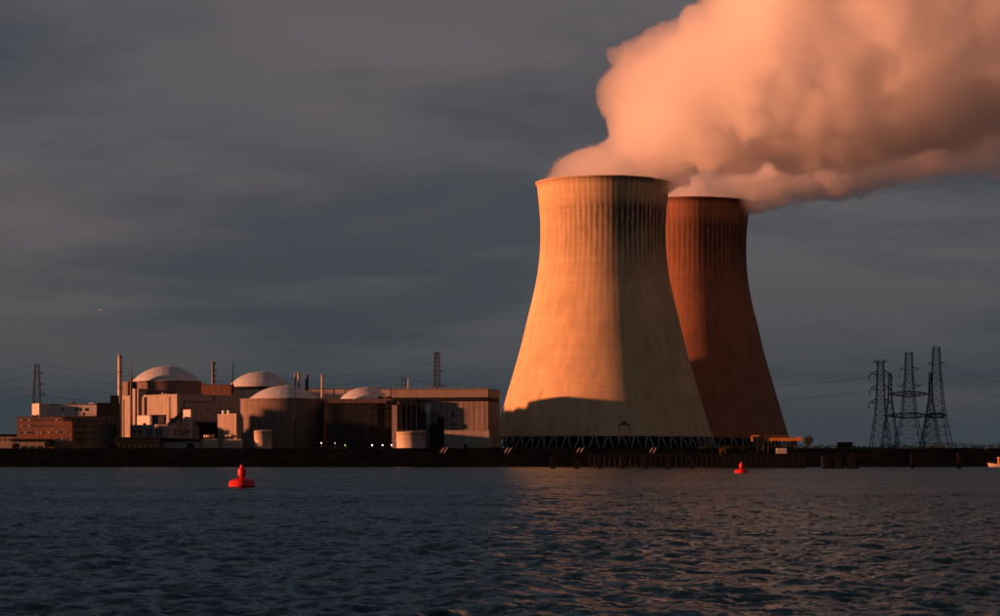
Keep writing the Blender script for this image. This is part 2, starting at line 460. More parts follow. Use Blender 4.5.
M['column'] = mat('column_concrete', (0.22, 0.20, 0.18), var=0.2, scale=0.4, streak=0.3)
M['shade_fill'] = mat('inner_shade_fill', (0.02, 0.02, 0.02), var=0.3, scale=0.4)  # near-black tone for the darkness inside the towers

def make_tower(label, px, D, mt):
    k = 1500.0 / F                      # metres per profile pixel
    cx = PX(px, D)
    t = thing('cooling_tower', label, 'cooling tower', (cx, D, GROUND), group='cooling towers')
    prof = [(r * k, EYE + (HOR - y) * k - GROUND) for y, r in PROF]
    zs = np.array([p[1] for p in prof]); rs = np.array([p[0] for p in prof])
    # smooth resample
    zz = np.linspace(zs[0], zs[-1], 48)
    def sm(z):
        return np.interp(z, zs, rs)
    rr = np.array([np.mean([sm(min(max(z + d, zs[0]), zs[-1])) for d in np.linspace(-7, 7, 15)]) for z in zz])
    rr[0], rr[-1] = rs[0], rs[-1]
    outer = list(zip(rr, zz))
    top = zz[-1]
    pr = outer + [(rr[-1] + 0.9, top + 0.02), (rr[-1] + 0.9, top + 1.0), (rr[-1] - 0.9, top + 1.0)]
    pr += [(r - 0.8, z) for r, z in outer[::-1]] + [outer[0]]
    sh = MB().lathe(pr, 432, True, cap=False)
    # shallow meridional ribs, 72 of them, fading out towards the foot
    vv = np.array(sh.v); rad = np.hypot(vv[:, 0], vv[:, 1]); an = np.arctan2(vv[:, 1], vv[:, 0])
    amp = 0.032 * np.clip((vv[:, 2] - 60) / 70.0, 0.15, 1)
    rad2 = rad + amp * np.cos(an * 72.0)
    vv[:, 0] *= rad2 / rad; vv[:, 1] *= rad2 / rad
    sh.v = [tuple(p) for p in vv]
    sh.build('shell', mt, t)
    # raking columns
    z0 = zz[0]; rt = rr[0]; nb = 52
    cb = MB(); half = math.pi / nb
    bx, by = (rt + 4.2) * math.cos(half * 0.86), (rt + 4.2) * math.sin(half * 0.86)
    cb.bar((bx, by, -0.3), (rt - 0.4, 0.35, z0 + 0.2), 0.55, 8)
    me1 = cb.mesh('column'); me1.materials.append(M['column'])
    cb = MB(); cb.bar((bx, -by, -0.3), (rt - 0.4, -0.35, z0 + 0.2), 0.55, 8)
    me2 = cb.mesh('column'); me2.materials.append(M['column'])
    for i in range(nb):
        a = 2 * math.pi * i / nb
        link('column', me1, None, t, rz=a); link('column', me2, None, t, rz=a)
    MB().lathe([(rt + 6.0, -0.5), (rt + 6.0, 1.2), (rt + 5.4, 1.2), (rt + 5.4, 0.3)], 96, False).build('basin', M['column'], t)
    MB().lathe([(rt - 6.0, 0.2), (rt - 5.0, z0 + 2)], 64, True).build('shade_fill_pack', M['shade_fill'], t)  # dark fill cylinder, added to blacken the inside behind the columns
    lo = MB().lathe([(rt + 0.05, z0 - 0.9), (rt + 0.7, z0 - 0.9), (rt + 0.4, z0 + 0.9), (rt - 0.2, z0 + 0.9)], 144, False, cap=False).build('ring_beam', mt, t)
    return t, cx, rr, zz
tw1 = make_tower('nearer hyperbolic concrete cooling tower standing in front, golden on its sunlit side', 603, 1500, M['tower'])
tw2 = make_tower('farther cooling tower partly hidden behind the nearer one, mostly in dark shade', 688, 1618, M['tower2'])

# ------------------------------------------------------------------ steam
def surface_nets(Fg, org, h):
    ins = Fg < 0
    nx, ny, nz = Fg.shape
    def cn(dx, dy, dz, A): return A[dx:nx - 1 + dx, dy:ny - 1 + dy, dz:nz - 1 + dz]
    cnt = np.zeros((nx - 1, ny - 1, nz - 1), np.int8)
    for c in np.ndindex(2, 2, 2): cnt += cn(*c, ins)
    act = (cnt > 0) & (cnt < 8)
    ids = -np.ones(act.shape, np.int64); ids[act] = np.arange(act.sum())
    ci = np.argwhere(act)
    acc = np.zeros((len(ci), 3)); n = np.zeros(len(ci))
    for a in np.ndindex(2, 2, 2):
        for ax in range(3):
            if a[ax]: continue
            b = list(a); b[ax] = 1
            fa = Fg[ci[:, 0] + a[0], ci[:, 1] + a[1], ci[:, 2] + a[2]]; fb = Fg[ci[:, 0] + b[0], ci[:, 1] + b[1], ci[:, 2] + b[2]]
            cr = (fa < 0) != (fb < 0)
            tt = np.where(cr, fa / np.where(np.abs(fa - fb) < 1e-9, 1, fa - fb), 0)
            p = np.array(a, float)[None, :] + np.zeros((len(ci), 3)); p[:, ax] += tt
            acc[cr] += p[cr]; n[cr] += 1
    V = (ci + acc / np.maximum(n, 1)[:, None]) * h + np.array(org)
    Q = []
    for ax in range(3):
        a, b = [(1, 2), (2, 0), (0, 1)][ax]
        s0 = [slice(None)] * 3; s1 = [slice(None)] * 3
        s0[ax] = slice(0, -1); s1[ax] = slice(1, None)
        cr = ins[tuple(s0)] != ins[tuple(s1)]
        e = np.argwhere(cr)
        e = e[(e[:, a] > 0) & (e[:, b] > 0) & (e[:, a] < Fg.shape[a] - 1) & (e[:, b] < Fg.shape[b] - 1)]
        def g(da, db):
            q = e.copy(); q[:, a] -= da; q[:, b] -= db
            return ids[q[:, 0], q[:, 1], q[:, 2]]
        quad = np.stack([g(1, 1), g(0, 1), g(0, 0), g(1, 0)], 1)
        flip = ~ins[e[:, 0], e[:, 1], e[:, 2]]
        quad[flip] = quad[flip][:, ::-1]
        Q.append(quad)
    return V, np.vstack(Q)

def value_noise(shape, cell, r):
    """smooth noise in [-1, 1] on a grid"""
    dims = [int(s / cell) + 3 for s in shape]
    lat = r.uniform(-1, 1, dims).astype(np.float32)
    A = lat
    for ax, s in enumerate(shape):
        x = np.arange(s) / cell + 0.37
        i = x.astype(int); fr = (x - i).astype(np.float32)
        fr = fr * fr * fr * (fr * (fr * 6 - 15) + 10)
        sh = [1, 1, 1]; sh[ax] = s
        fr = fr.reshape(sh)
        A = np.take(A, i, ax) * (1 - fr) + np.take(A, i + 1, ax) * fr
    return A

def steam_material(name, density, g, skin):
    m = bpy.data.materials.new(name); m.use_nodes = True
    t = m.node_tree; t.nodes.clear()
    o = t.nodes.new('ShaderNodeOutputMaterial')
    v = t.nodes.new('ShaderNodeVolumeScatter')
    v.inputs['Color'].default_value = (0.9995, 0.995, 0.995, 1)
    v.inputs['Density'].default_value = density
    v.inputs['Anisotropy'].default_value = g
    t.links.new(v.outputs[0], o.inputs['Volume'])
    if skin > 0:      # droplets at the edge of the cloud: a trace of surface scatter
        tr = t.nodes.new('ShaderNodeBsdfTransparent'); tl = t.nodes.new('ShaderNodeBsdfDiffuse'); tl.inputs['Color'].default_value = (0.9, 0.9, 0.9, 1)
        mx = t.nodes.new('ShaderNodeMixShader'); mx.inputs[0].default_value = skin
        t.links.new(tr.outputs[0], mx.inputs[1]); t.links.new(tl.outputs[0], mx.inputs[2]); t.links.new(mx.outputs[0], o.inputs['Surface'])
    return m
ST_MID = steam_material('steam', 0.14, 0.8, 0.02)
ST_CORE = steam_material('steam_dense', 0.03, 0.8, 0.0)
ST_OUT = steam_material('steam_thin', 0.018, 0.8, 0.0)

def make_plume(label, spheres, lo, hi, h, seed, fade0, fade1, mouth):
    """spheres: (x, y, z, r) of the main billows; the right end breaks up between x = fade0 and fade1"""
    r = np.random.default_rng(seed)
    shape = tuple(int((b - a) / h) + 1 for a, b in zip(lo, hi))
    Fg = np.full(shape, 60.0, np.float32)
    ax = [lo[i] + h * np.arange(shape[i]) for i in range(3)]
    def stamp(c, rad, soft=0.08):
        m = rad + 26
        sl = []
        for i in range(3):
            a = max(0, int((c[i] - m - lo[i]) / h)); b = min(shape[i], int((c[i] + m - lo[i]) / h) + 2)
            if b <= a: return
            sl.append(slice(a, b))
        d = np.sqrt((ax[0][sl[0]][:, None, None] - c[0]) ** 2 + (ax[1][sl[1]][None, :, None] - c[1]) ** 2 + (ax[2][sl[2]][None, None, :] - c[2]) ** 2) - rad
        S = Fg[tuple(sl)]
        # smooth union
        kk = max(1.0, rad * soft)
        hh = np.clip(0.5 + 0.5 * (S - d) / kk, 0, 1)
        Fg[tuple(sl)] = (S * (1 - hh) + d * hh - kk * hh * (1 - hh))
    def dirs(n):
        d = r.normal(size=(n, 3)); return d / np.linalg.norm(d, axis=1)[:, None]
    small = []
    for (x, y, z, rad, cauli) in spheres:
        stamp((x, y, z), rad, 0.3)
        if cauli <= 0: continue
        for d in dirs(46):
            r1 = min(rad * r.uniform(0.13, 0.30), r.uniform(5, 13)) * cauli
            c = np.array((x, y, z)) + d * (rad - r1 * r.uniform(0.0, 0.5))
            if r1 > 3: small.append((c, r1, d))
    for c, r1, d in small: stamp(c, r1)
    for c, r1, d in small:
        for e in dirs(14):
            if e @ d < -0.1: continue
            r2 = r1 * r.uniform(0.22, 0.46)
            if r2 > 1.8: stamp(c + e * (r1 - r2 * 0.2), r2)
    # turbulence
    xf = np.clip((ax[0] - fade0) / (fade1 - fade0), 0, 1)[:, None, None]
    # calmer where the steam has just left the mouth
    calm = np.clip((ax[2] - mouth[2]) / 45.0, 0.3, 1)[None, None, :].astype(np.float32)
    Fg += value_noise(shape, 34 / h, r) * (6 + 10 * xf) * calm
    Fg += value_noise(shape, 15 / h, r) * (3.2 + 3.5 * xf) + value_noise(shape, 7.5 / h, r) * 1.9 + value_noise(shape, 4.0 / h, r) * 1.0
    n0 = np.abs(value_noise(shape, 19 / h, r))
    Fg -= (1 - n0) * 2.0
    # below the rim the steam stays inside the shell, but spills a little over the lee edge
    gx, gy = ax[0][:, None] - mouth[0], ax[1][None, :] - mouth[1]
    rr_ = np.sqrt(gx ** 2 + gy ** 2) - mouth[3]
    lee = np.clip((gx - gy) / 50.0 - 0.2, 0, 1) * 12.0
    below = np.clip((mouth[2] + 3.0 - lee[:, :, None]) - ax[2][None, None, :], 0, 30)
    Fg += np.clip(rr_, 0, 30)[:, :, None] * below * 0.5
    for a_ in range(3):
        sl0 = [slice(None)] * 3; sl0[a_] = [0]; Fg[tuple(sl0)] = 60
        sl0[a_] = [-1]; Fg[tuple(sl0)] = 60
    root = None
    def hull(level, name, m, parent):
        V, Q = surface_nets(Fg - level, lo, h)
        me = bpy.data.meshes.new(name)
        me.vertices.add(len(V)); me.vertices.foreach_set('co', V.astype(np.float32).ravel())
        me.loops.add(Q.size); me.loops.foreach_set('vertex_index', Q.astype(np.int32).ravel())
        me.polygons.add(len(Q)); me.polygons.foreach_set('loop_start', np.arange(0, Q.size, 4, dtype=np.int32))
        me.polygons.foreach_set('use_smooth', np.ones(len(Q), bool))
        me.update(calc_edges=True)
        print(name, len(Q))
        return link(name, me, m, parent)
    root = hull((0 - 8 * xf).astype(np.float32), 'steam_plume', ST_MID, None)
    hull((-6 - 22 * xf).astype(np.float32), 'dense_core', ST_CORE, root)
    hull((1.8 + 15 * xf).astype(np.float32), 'thin_edge', ST_OUT, root)
    return tag(root, label, 'steam plume', group='steam plumes')

def plume_spheres(lst, D0, x0, drift, curve):
    """billows given by photo column, row and radius; the plume drifts in depth with the wind"""
    out = []
    for px, py, rp, dy, ca in lst:
        D = D0
        for _ in range(20): dx = PX(px, D) - x0; D = D0 + dy + drift * dx + curve * dx * dx
        out.append((PX(px, D), D, PZ(py, D), rp * D / F, ca))
    return out
front = [(601, 198, 55, 0, 0.3), (550, 187, 13, 0, .4), (563, 182, 18, 0, .5), (580, 175, 21, 0, .5), (598, 169, 22, 0, 0.6), (613, 161, 23, 0, .8), (628, 156, 24, 0, 1), (634, 172, 26, 0, .8), (642, 150, 31, 0, 1), (660, 160, 30, 0, 1), (642, 124, 32, -6, 1), (648, 84, 33, -6, 1), (668, 66, 34, 0, 1), (690, 62, 38, 0, 1), (690, 116, 54, -8, 1),
         (652, 182, 20, 0, .4), (715, 75, 56, 0, 1), (738, 20, 36, 0, 1), (745, 106, 58, 0, 1), (775, 60, 76, 0, 1), (790, -20, 75, 0, 1), (800, 112, 54, 0, 1),
         (845, 70, 80, 0, 1), (850, 122, 46, 0, 1), (880, -30, 90, 0, 1), (910, 60, 84, 0, 1), (905, 116, 40, 0, 1), (960, 85, 66, 10, 1), (985, 10, 95, 0, 1),
         (1040, 60, 80, 0, 1), (1080, -40, 110, 0, 1), (1130, 40, 90, 0, 1), (1200, -20, 110, 0, 1), (1230, 50, 80, 0, 1), (1300, -10, 100, 0, 1)]
back = [(688, 226, 54, 0, 0.4), (678, 206, 20, 0, .8), (692, 204, 24, 0, .8), (704, 204, 26, 0, .8), (712, 200, 30, 0, .8), (735, 190, 24, -4, .8), (752, 184, 24, -8, .9), (770, 176, 26, -8, 1), (800, 172, 26, -6, 1), (832, 168, 28, -4, 1), (862, 160, 30, 0, 1), (895, 150, 32, 0, 1), (935, 138, 34, 0, 1), (980, 122, 38, 0, 1), (1030, 105, 42, 0, 1)]
make_plume('huge glowing steam plume pouring from the nearer tower and filling the upper corner', plume_spheres(front, 1500, 66, -0.42, 0.00085), (0, 1330, 150), (560, 1650, 440), 1.9, 4, 190, 400, (66, 1500, 181, 41))
make_plume('low orange tongue of steam leaving the farther tower under the big plume', plume_spheres(back, 1618, 130, -0.2, 0.0006), (60, 1430, 150), (430, 1725, 300), 1.9, 9, 240, 400, (130, 1618, 181, 41))


# ------------------------------------------------------------------ buildings of the plant
class Building:
    """A building with its near corner at photo column px and distance D, turned by theta; local x runs along the
    face on the right of that corner, local y along the face on its left / depth, z up from the ground."""
    def __init__(s, name, label, cat, px, D, theta=0.0, group=None):
        s.px, s.D, s.th = px, D, R(theta)
        s.X0 = PX(px, D)
        s.root = thing(name, label, cat, (s.X0, D, GROUND), s.th, group)
    def xl(s, px, y=0.0):
        X0 = s.X0 - y * math.sin(s.th); D = s.D + y * math.cos(s.th)
        q = (px - 500) / F
        return (q * D - X0) / (math.cos(s.th) - q * math.sin(s.th))
    def yl(s, px, x=0.0):
        X0 = s.X0 + x * math.cos(s.th); D = s.D + x * math.sin(s.th)
        q = (px - 500) / F
        return (X0 - q * D) / (math.sin(s.th) + q * math.cos(s.th))
    def z(s, py, x=0.0, y=0.0):
        return PZ(py, s.D + x * math.sin(s.th) + y * math.cos(s.th)) - GROUND
    def box(s, name, m, x0, x1, y0, y1, z0, z1, parent=None):
        return MB().box(x0, x1, y0, y1, z0, z1).build(name, M[m], parent or s.root)
    def parapet(s, m, x0, x1, y0, y1, z, h=0.5, parent=None):
        b = MB(); o = 0.12
        b.box(x0 - o, x1 + o, y0 - o, y0 + 0.3, z - 0.25, z + h); b.box(x0 - o, x1 + o, y1 - 0.3, y1 + o, z - 0.25, z + h)
        b.box(x0 - o, x0 + 0.3, y0 + 0.3, y1 - 0.3, z - 0.25, z + h); b.box(x1 - 0.3, x1 + o, y0 + 0.3, y1 - 0.3, z - 0.25, z + h)
        return b.build('parapet', M[m], parent or s.root)
    def win_front(s, x, z, w, h, pane='glass', fm='frame', y=0.0, name='window'):
        t = 0.14
        b = MB()
        b.box(x, x + w, y - 0.10, y + 0.05, z, z + t); b.box(x, x + w, y - 0.10, y + 0.05, z + h - t, z + h)
        b.box(x, x + t, y - 0.10, y + 0.05, z + t, z + h - t); b.box(x + w - t, x + w, y - 0.10, y + 0.05, z + t, z + h - t)
        o = b.build(name, M[fm], s.root)
        MB().box(x + t, x + w - t, y - 0.03, y + 0.05, z + t, z + h - t).build('pane', M[pane], o)
        return o
    def win_left(s, y, z, w, h, pane='glass', fm='frame', x=0.0):
        t = 0.14
        b = MB()
        b.box(x - 0.10, x + 0.05, y, y + w, z, z + t); b.box(x - 0.10, x + 0.05, y, y + w, z + h - t, z + h)
        b.box(x - 0.10, x + 0.05, y, y + t, z + t, z + h - t); b.box(x - 0.10, x + 0.05, y + w - t, y + w, z + t, z + h - t)
        o = b.build('window', M[fm], s.root)
        MB().box(x - 0.03, x + 0.05, y + t, y + w - t, z + t, z + h - t).build('pane', M[pane], o)
        return o

rnd = random.Random(21)
def clutter(B, x0, x1, y0, y1, z, n, m='slate'):
    """air handlers, ducts and vents standing on a flat roof"""
    for i in range(n):
        x = rnd.uniform(x0 + 1, x1 - 3); y = rnd.uniform(y0 + 1, y1 - 3); w = rnd.uniform(1, 2.8); h = rnd.uniform(0.7, 1.8)
        if i % 3 == 0: MB().lathe([(0.35, z), (0.35, z + h), (0.6, z + h), (0.5, z + h + 0.4)], 10, False, x, y).build('roof_vent', M['steel'], B.root)
        else: MB().box(x, x + w, y, y + rnd.uniform(1, 2.2), z, z + h).build('roof_unit', M[m], B.root)
def railing(B, x0, x1, y, z):
    b = MB(); n = max(2, int((x1 - x0) / 2.5))
    for i in range(n + 1): xx = x0 + (x1 - x0) * i / n; b.bar((xx, y, z), (xx, y, z + 1.1), 0.05)
    b.bar((x0, y, z + 1.1), (x1, y, z + 1.1), 0.05); b.bar((x0, y, z + 0.55), (x1, y, z + 0.55), 0.04)
    b.build('railing', M['steel'], B.root)
def pipe_run(B, pts, r=0.3, m='steel'): MB().tube(pts, r, 8).build('pipe', M[m], B.root)

# --- brick office block, far left
B = Building('brick_office', 'brick office block with three rows of small windows and a lower wing', 'building', 17, 1405, 0)
x1 = B.xl(63); zt = B.z(417.2)
B.box('wall', 'brick', 0, x1, 0, 16, -0.5, zt)
B.parapet('slate', 0, x1, 0, 16, zt, 0.35); clutter(B, 2, x1, 2, 15, zt, 6)
for rowi, (pt, pb) in enumerate(((418.8, 421.0), (425.0, 427.2), (431.4, 433.8))):
    for i in range(11):
        px = 19.6 + i * 3.9
        p = 'glint' if rnd.random() < (0.18, 0.42, 0.42)[rowi] else 'glass'  # random panes take the painted sun glint
        B.win_front(B.xl(px), B.z(pb), PW(2.5, 1405), B.z(pt) - B.z(pb), p)
wx0, wx1 = B.xl(53, -7), B.xl(72, -7)
B.box('wing', 'brick', wx0, wx1, -7, -0.02, -0.5, B.z(424.3, 0, -7))
B.box('wing_roof_house', 'brick', B.xl(62, -5), B.xl(71.4, -5), -5, -0.05, B.z(424.3, 0, -7), B.z(421.2, 0, -5))
for pt, pb in ((430.5, 433.4), (437.6, 440.4)):
    for i in range(5):
        B.win_front(B.xl(56 + i * 2.4, -7), B.z(pb, 0, -7), PW(1.7, 1400), B.z(pt, 0, -7) - B.z(pb, 0, -7), 'glint' if rnd.random() < .5 else 'glass', y=-7)

# --- pale office and an added block turned sunward for its bright end strip
B = Building('pale_office', 'pale rendered office with four dark windows above the dark service block', 'building', 52, 1452, -4)
x1 = B.xl(96.5); zt = B.z(404.6)
B.box('wall', 'pale', 0, x1, 0, 14, -0.5, zt)
B.parapet('slate', 0, x1, 0, 14, zt, 0.45)
st = B.box('sun_turned_block', 'pale', -9, 0, 0, 9, -0.5, B.z(404.0) + 0.2)  # added to show the sunlit end face as a bright strip
st.location = (-0.05, 0.4, 0); st.rotation_euler = (0, 0, R(44))
MB().box(B.xl(70), B.xl(73), 3, 6, zt, zt + 1.9).build('roof_unit', M['slate'], B.root)
MB().box(B.xl(88), B.xl(92.5), 2, 5, zt, zt + 1.1).build('roof_unit', M['white'], B.root)
for a, b_, c, d in ((61, 64, 408.8, 410.6), (75.5, 77.8, 408, 411), (79.2, 81.6, 408, 411), (85, 88.5, 408.2, 411), (83, 84.6, 412.6, 415.5)):
    B.win_front(B.xl(a), B.z(d), PW(b_ - a, 1452), B.z(c) - B.z(d), 'glass', 'darker')

# --- dark service block in front of it
B = Building('service_block', 'dark clad service block with ribbon windows beside the brick office', 'building', 60, 1428, 2)
x1 = B.xl(116.6); zt = B.z(416.5)
B.box('wall', 'dark', 0, x1, 0, 18, -0.5, zt)
B.box('upper_storey', 'darker', B.xl(96.8), x1 - 0.05, 0.4, 16, zt, B.z(402.8))
B.box('stair_tower', 'darker', B.xl(110), x1 + 0.3, 0.8, 9, B.z(402.8), B.z(395.4))
B.parapet('slate', 0, B.xl(96.6), 0, 18, zt, 0.4); railing(B, 0.5, B.xl(96), 0.5, zt + 0.4); railing(B, B.xl(97), B.xl(109), 0.8, B.z(402.8))
for pt, pb in ((419.5, 422.2), (425.5, 428.2), (431.8, 434.6), (438, 440.8)):
    for i in range(9):
        px = 74 + i * 4.6
        B.win_front(B.xl(px), B.z(pb), PW(4.1, 1428), B.z(pt) - B.z(pb), 'glass', 'dark')

# --- low garage and wall
B = Building('garage', 'low beige garage with a dark flat roof near the dyke', 'building', 18, 1393, 0)
x1 = B.xl(45); zt = B.z(441.4)
B.box('wall', 'beige', 0, x1, 0, 8, -0.5, zt)
B.box('roof', 'darker', -4.0, x1 + 1.5, -0.6, 8.6, zt, zt + 1.5)
for i in range(3): B.box('garage_door', 'dark', 2 + i * 4.6, 5.6 + i * 4.6, -0.06, 0.02, -0.4, 2.8)
B = Building('boundary_shed', 'long low shed at the very edge beyond the brick office', 'building', -40, 1430, 0)
B.box('wall', 'beige', 0, B.xl(14), 0, 6, -0.5, B.z(436.5)); B.box('roof', 'darker', -0.5, B.xl(14.6), -0.5, 6.5, B.z(436.5), B.z(434.2))
for i in range(5): B.win_front(B.xl(-12 + i * 5), B.z(441), PW(2.6, 1430), PW(2.6, 1430), 'glass')

# --- reactor building with lit and shaded faces
B = Building('reactor_auxiliary_building', 'large windowless concrete block in front of the first dome, one face sunlit', 'building', 177, 1490, 46)
lw = B.yl(117.2); fw = B.xl(241); zt = B.z(394.6)
B.box('wall', 'beige', 0, fw, 0, lw, -0.5, zt)
B.parapet('beige', 0, fw, 0, lw, zt, 0.35); clutter(B, 2, fw, 2, lw, zt, 9, 'tan'); railing(B, 1, fw - 1, 0.6, zt + 0.3)
pipe_run(B, [(B.xl(184), -0.5, 0), (B.xl(184), -0.5, zt - 4), (B.xl(214), -0.5, zt - 4), (B.xl(214), -0.5, zt + 1)]); pipe_run(B, [(-0.5, B.yl(170), 9), (-0.5, B.yl(170), zt - 1)], 0.25, 'tan'); pipe_run(B, [(-0.5, B.yl(124), 0), (-0.5, B.yl(124), zt - 2)], 0.25, 'tan')
ya, yb = B.yl(141.3), B.yl(134)
B.box('stair_tower', 'beige', -2.5, 4, ya, yb, -0.5, B.z(388.6, 0, ya))
B.box('duct', 'tan', -1.4, 0, B.yl(146), B.yl(143.6), 8, zt - 1)
B.box('penthouse', 'drum', 2, fw * 0.75, lw * 0.86, lw - 0.5, zt, B.z(381.8, 0, lw))
B.box('ledge', 'darker', B.xl(196), fw, -2.2, 0, B.z(424.6), B.z(421.6))
B.box('loading_bay', 'darker', B.xl(199), fw - 1, -0.08, 0.02, B.z(438), B.z(425))
for a in (180, 207, 229): B.win_front(B.xl(a), B.z(409.5), PW(2.4, 1490), PW(1.4, 1490), 'glass', 'dark')

def drum_and_dome(name, label, px, D, rpx, ydrum, ybot, domer, ydome, dm='drum', ribs=0):
    t = thing(name, label, 'reactor building', (PX(px, D), D, GROUND))
    k = D / F; Rr = rpx * k; zd = PZ(ydrum, D) - GROUND
    MB().lathe([(Rr, -0.5), (Rr, zd - 1.2), (Rr + 0.35, zd - 1.1), (Rr + 0.35, zd), (domer * k - 0.5, zd + 0.02)], 72, False, cap=False).build('drum', M[dm], t)
    rd = domer * k; hz_ = PZ(ydome, D) - GROUND - zd
    rs = (rd * rd + hz_ * hz_) / (2 * hz_); pr = []
    a0 = math.asin(min(1, rd / rs))
    for i in range(15):
        a = a0 * (1 - i / 14.0)
        pr.append((max(0.05, rs * math.sin(a)), zd + rs * math.cos(a) - (rs - hz_)))
    d = MB().lathe([(rd, zd - 0.3)] + pr, 72, True, cap=False).build('dome', M['dome'], t)
    # standing seams over the dome, one mesh turned round
    b = MB(); b.tube([(r_ + 0.0, 0, z_ + 0.01) for r_, z_ in pr], 0.06, 4); me = b.mesh('seam'); me.materials.append(M['dome'])
    for i in range(24): link('seam', me, None, d, rz=2 * math.pi * i / 24)
    MB().lathe([(1.4, zd + hz_ - 0.3), (1.4, zd + hz_ + 0.1), (0.3, zd + hz_ + 0.2)], 16, False).build('vent_cap', M['dome'], d)
    return t
drum_and_dome('reactor_building', 'tallest pale dome on a brown drum, behind the sunlit concrete block', 166.5, 1545, 34.5, 381.6, 396, 34.0, 366)
drum_and_dome('reactor_building', 'pale dome set farthest back, behind the slender antenna and dark band', 260, 1640, 33.5, 387.4, 400, 32.0, 371.6, 'darker')
cyl = drum_and_dome('reactor_building', 'broad brown cylindrical containment with shallow pale dome, nearest the water', 284, 1478, 43.4, 399.2, 446, 35.0, 385.6)
drum_and_dome('reactor_building', 'low dome showing only its cap above the dark machine hall', 365, 1520, 27, 399.6, 420, 25.5, 387.2, 'dark')

B = Building('red_annex', 'low reddish block wedged between the tallest dome and the farthest dome', 'building', 193, 1580, 0)
B.box('wall', 'brick', 0, B.xl(231), 0, 18, -0.5, B.z(385)); B.box('roof_house', 'brick', 0.5, B.xl(203), 1, 9, B.z(385), B.z(382.4))
B.parapet('drum', 0, B.xl(231), 0, 18, B.z(385), 0.4)
B = Building('lit_hall', 'long pale sunlit hall running behind the domes', 'building', 236, 1600, 0)
B.box('wall', 'pale', 0, B.xl(402), 0, 26, -0.5, B.z(389.2))
B.parapet('drum', 0, B.xl(402), 0, 26, B.z(389.2), 0.5); clutter(B, 50, B.xl(400), 1, 20, B.z(389.2), 8, 'tan')
for i in range(14):
    B.box('wall_joint', 'tan', B.xl(242 + i * 11.4), B.xl(242.5 + i * 11.4), -0.12, 0.0, 0, B.z(389.6))

# --- stacks and masts
def stack(label, px, ytop, ybase, wpx, D, m='stack', bands=3, grp='ventilation stacks'):
    t = thing('vent_stack', label, 'chimney', (PX(px, D), D, GROUND), group=grp)
    h = PZ(ytop, D) - GROUND; r = PW(wpx, D) / 2
    MB().lathe([(r * 1.06, -0.5), (r, h * 0.5), (r * 0.98, h), (r * 0.8, h), (r * 0.8, h - 1.5)], 20, True, cap=False).build('flue', M[m], t)
    for i in range(bands):
        z = h - 1.0 - i * (h * 0.16)
        MB().lathe([(r * 0.98, z - 0.35), (r * 1.18, z - 0.3), (r * 1.18, z + 0.3), (r * 0.98, z + 0.35)], 20, False, cap=False).build('collar', M['steel'], t)
    b = MB(); b.bar((r * 0.4, -r * 1.15, 0), (r * 0.4, -r * 1.1, h), 0.12); b.bar((-0.1, -r * 1.25, 0), (-0.1, -r * 1.2, h), 0.12)
    b.build('ladder', M['steel'], t)
    return t
stack('tall pale stack at the corner of the sunlit concrete block', 120, 355, 394, 4.6, 1520)
t_ = stack('grey stepped stack rising behind the reddish block', 213, 361.5, 385, 3.2, 1610, 'steel', 4)
b = MB(); h_ = PZ(361.5, 1610) - GROUND
for i in range(4): b.box(1.0, 2.9, -1, 1, h_ - 2 - i * 4.2, h_ - 1.2 - i * 4.2)
b.build('platform', M['steel'], t_)
stack('short sunlit stack, first of the close trio beside the nearest dome', 295.3, 374, 399, 2.2, 1560, 'stack', 2)
stack('pale stack, middle one of the close trio beside the nearest dome', 298.8, 373, 399, 2.8, 1550, 'stack', 2)
stack('dark stack, last of the close trio beside the nearest dome', 307, 375, 399, 3.2, 1555, 'dark', 2)
stack('slim sunlit stack standing alone over the long pale hall', 322.4, 374.4, 399, 2.7, 1500, 'stack', 2)
def mast(label, px, ytop, ythick, D, r0=0.22, r1=0.6, m='steel', z0=None):
    t = thing('antenna_mast', label, 'mast', (PX(px, D), D, GROUND), group='antenna masts')
    h = PZ(ytop, D) - GROUND; hm = PZ(ythick, D) - GROUND
    MB().bar((0, 0, -0.3), (0, 0, hm), r1, 10, r1 * 0.9).build('base_tube', M[m], t)
    MB().bar((0, 0, hm), (0, 0, h), r0, 8, r0 * 0.6).build('whip', M[m], t)
    b = MB()
    for i in range(3): b.bar((-0.8, 0, hm + (h - hm) * (0.2 + 0.2 * i)), (0.8, 0, hm + (h - hm) * (0.2 + 0.2 * i)), 0.1)
    b.build('cross_bar', M[m], t)
    return t
mast('thin antenna with a thick foot beside the tall pale stack', 131.2, 358, 377.5, 1515, 0.25, 0.9, 'drum')
mast('dark antenna in front of the farthest dome', 232.8, 362, 384, 1590, 0.3, 0.6, 'darker')
mast('slender mast in front of the broad brown containment', 295, 376, 397, 1436, 0.2, 0.35, 'dark')
mast('pale tipped mast over the dark machine hall', 408.3, 378, 396, 1440, 0.45, 0.5, 'stack')

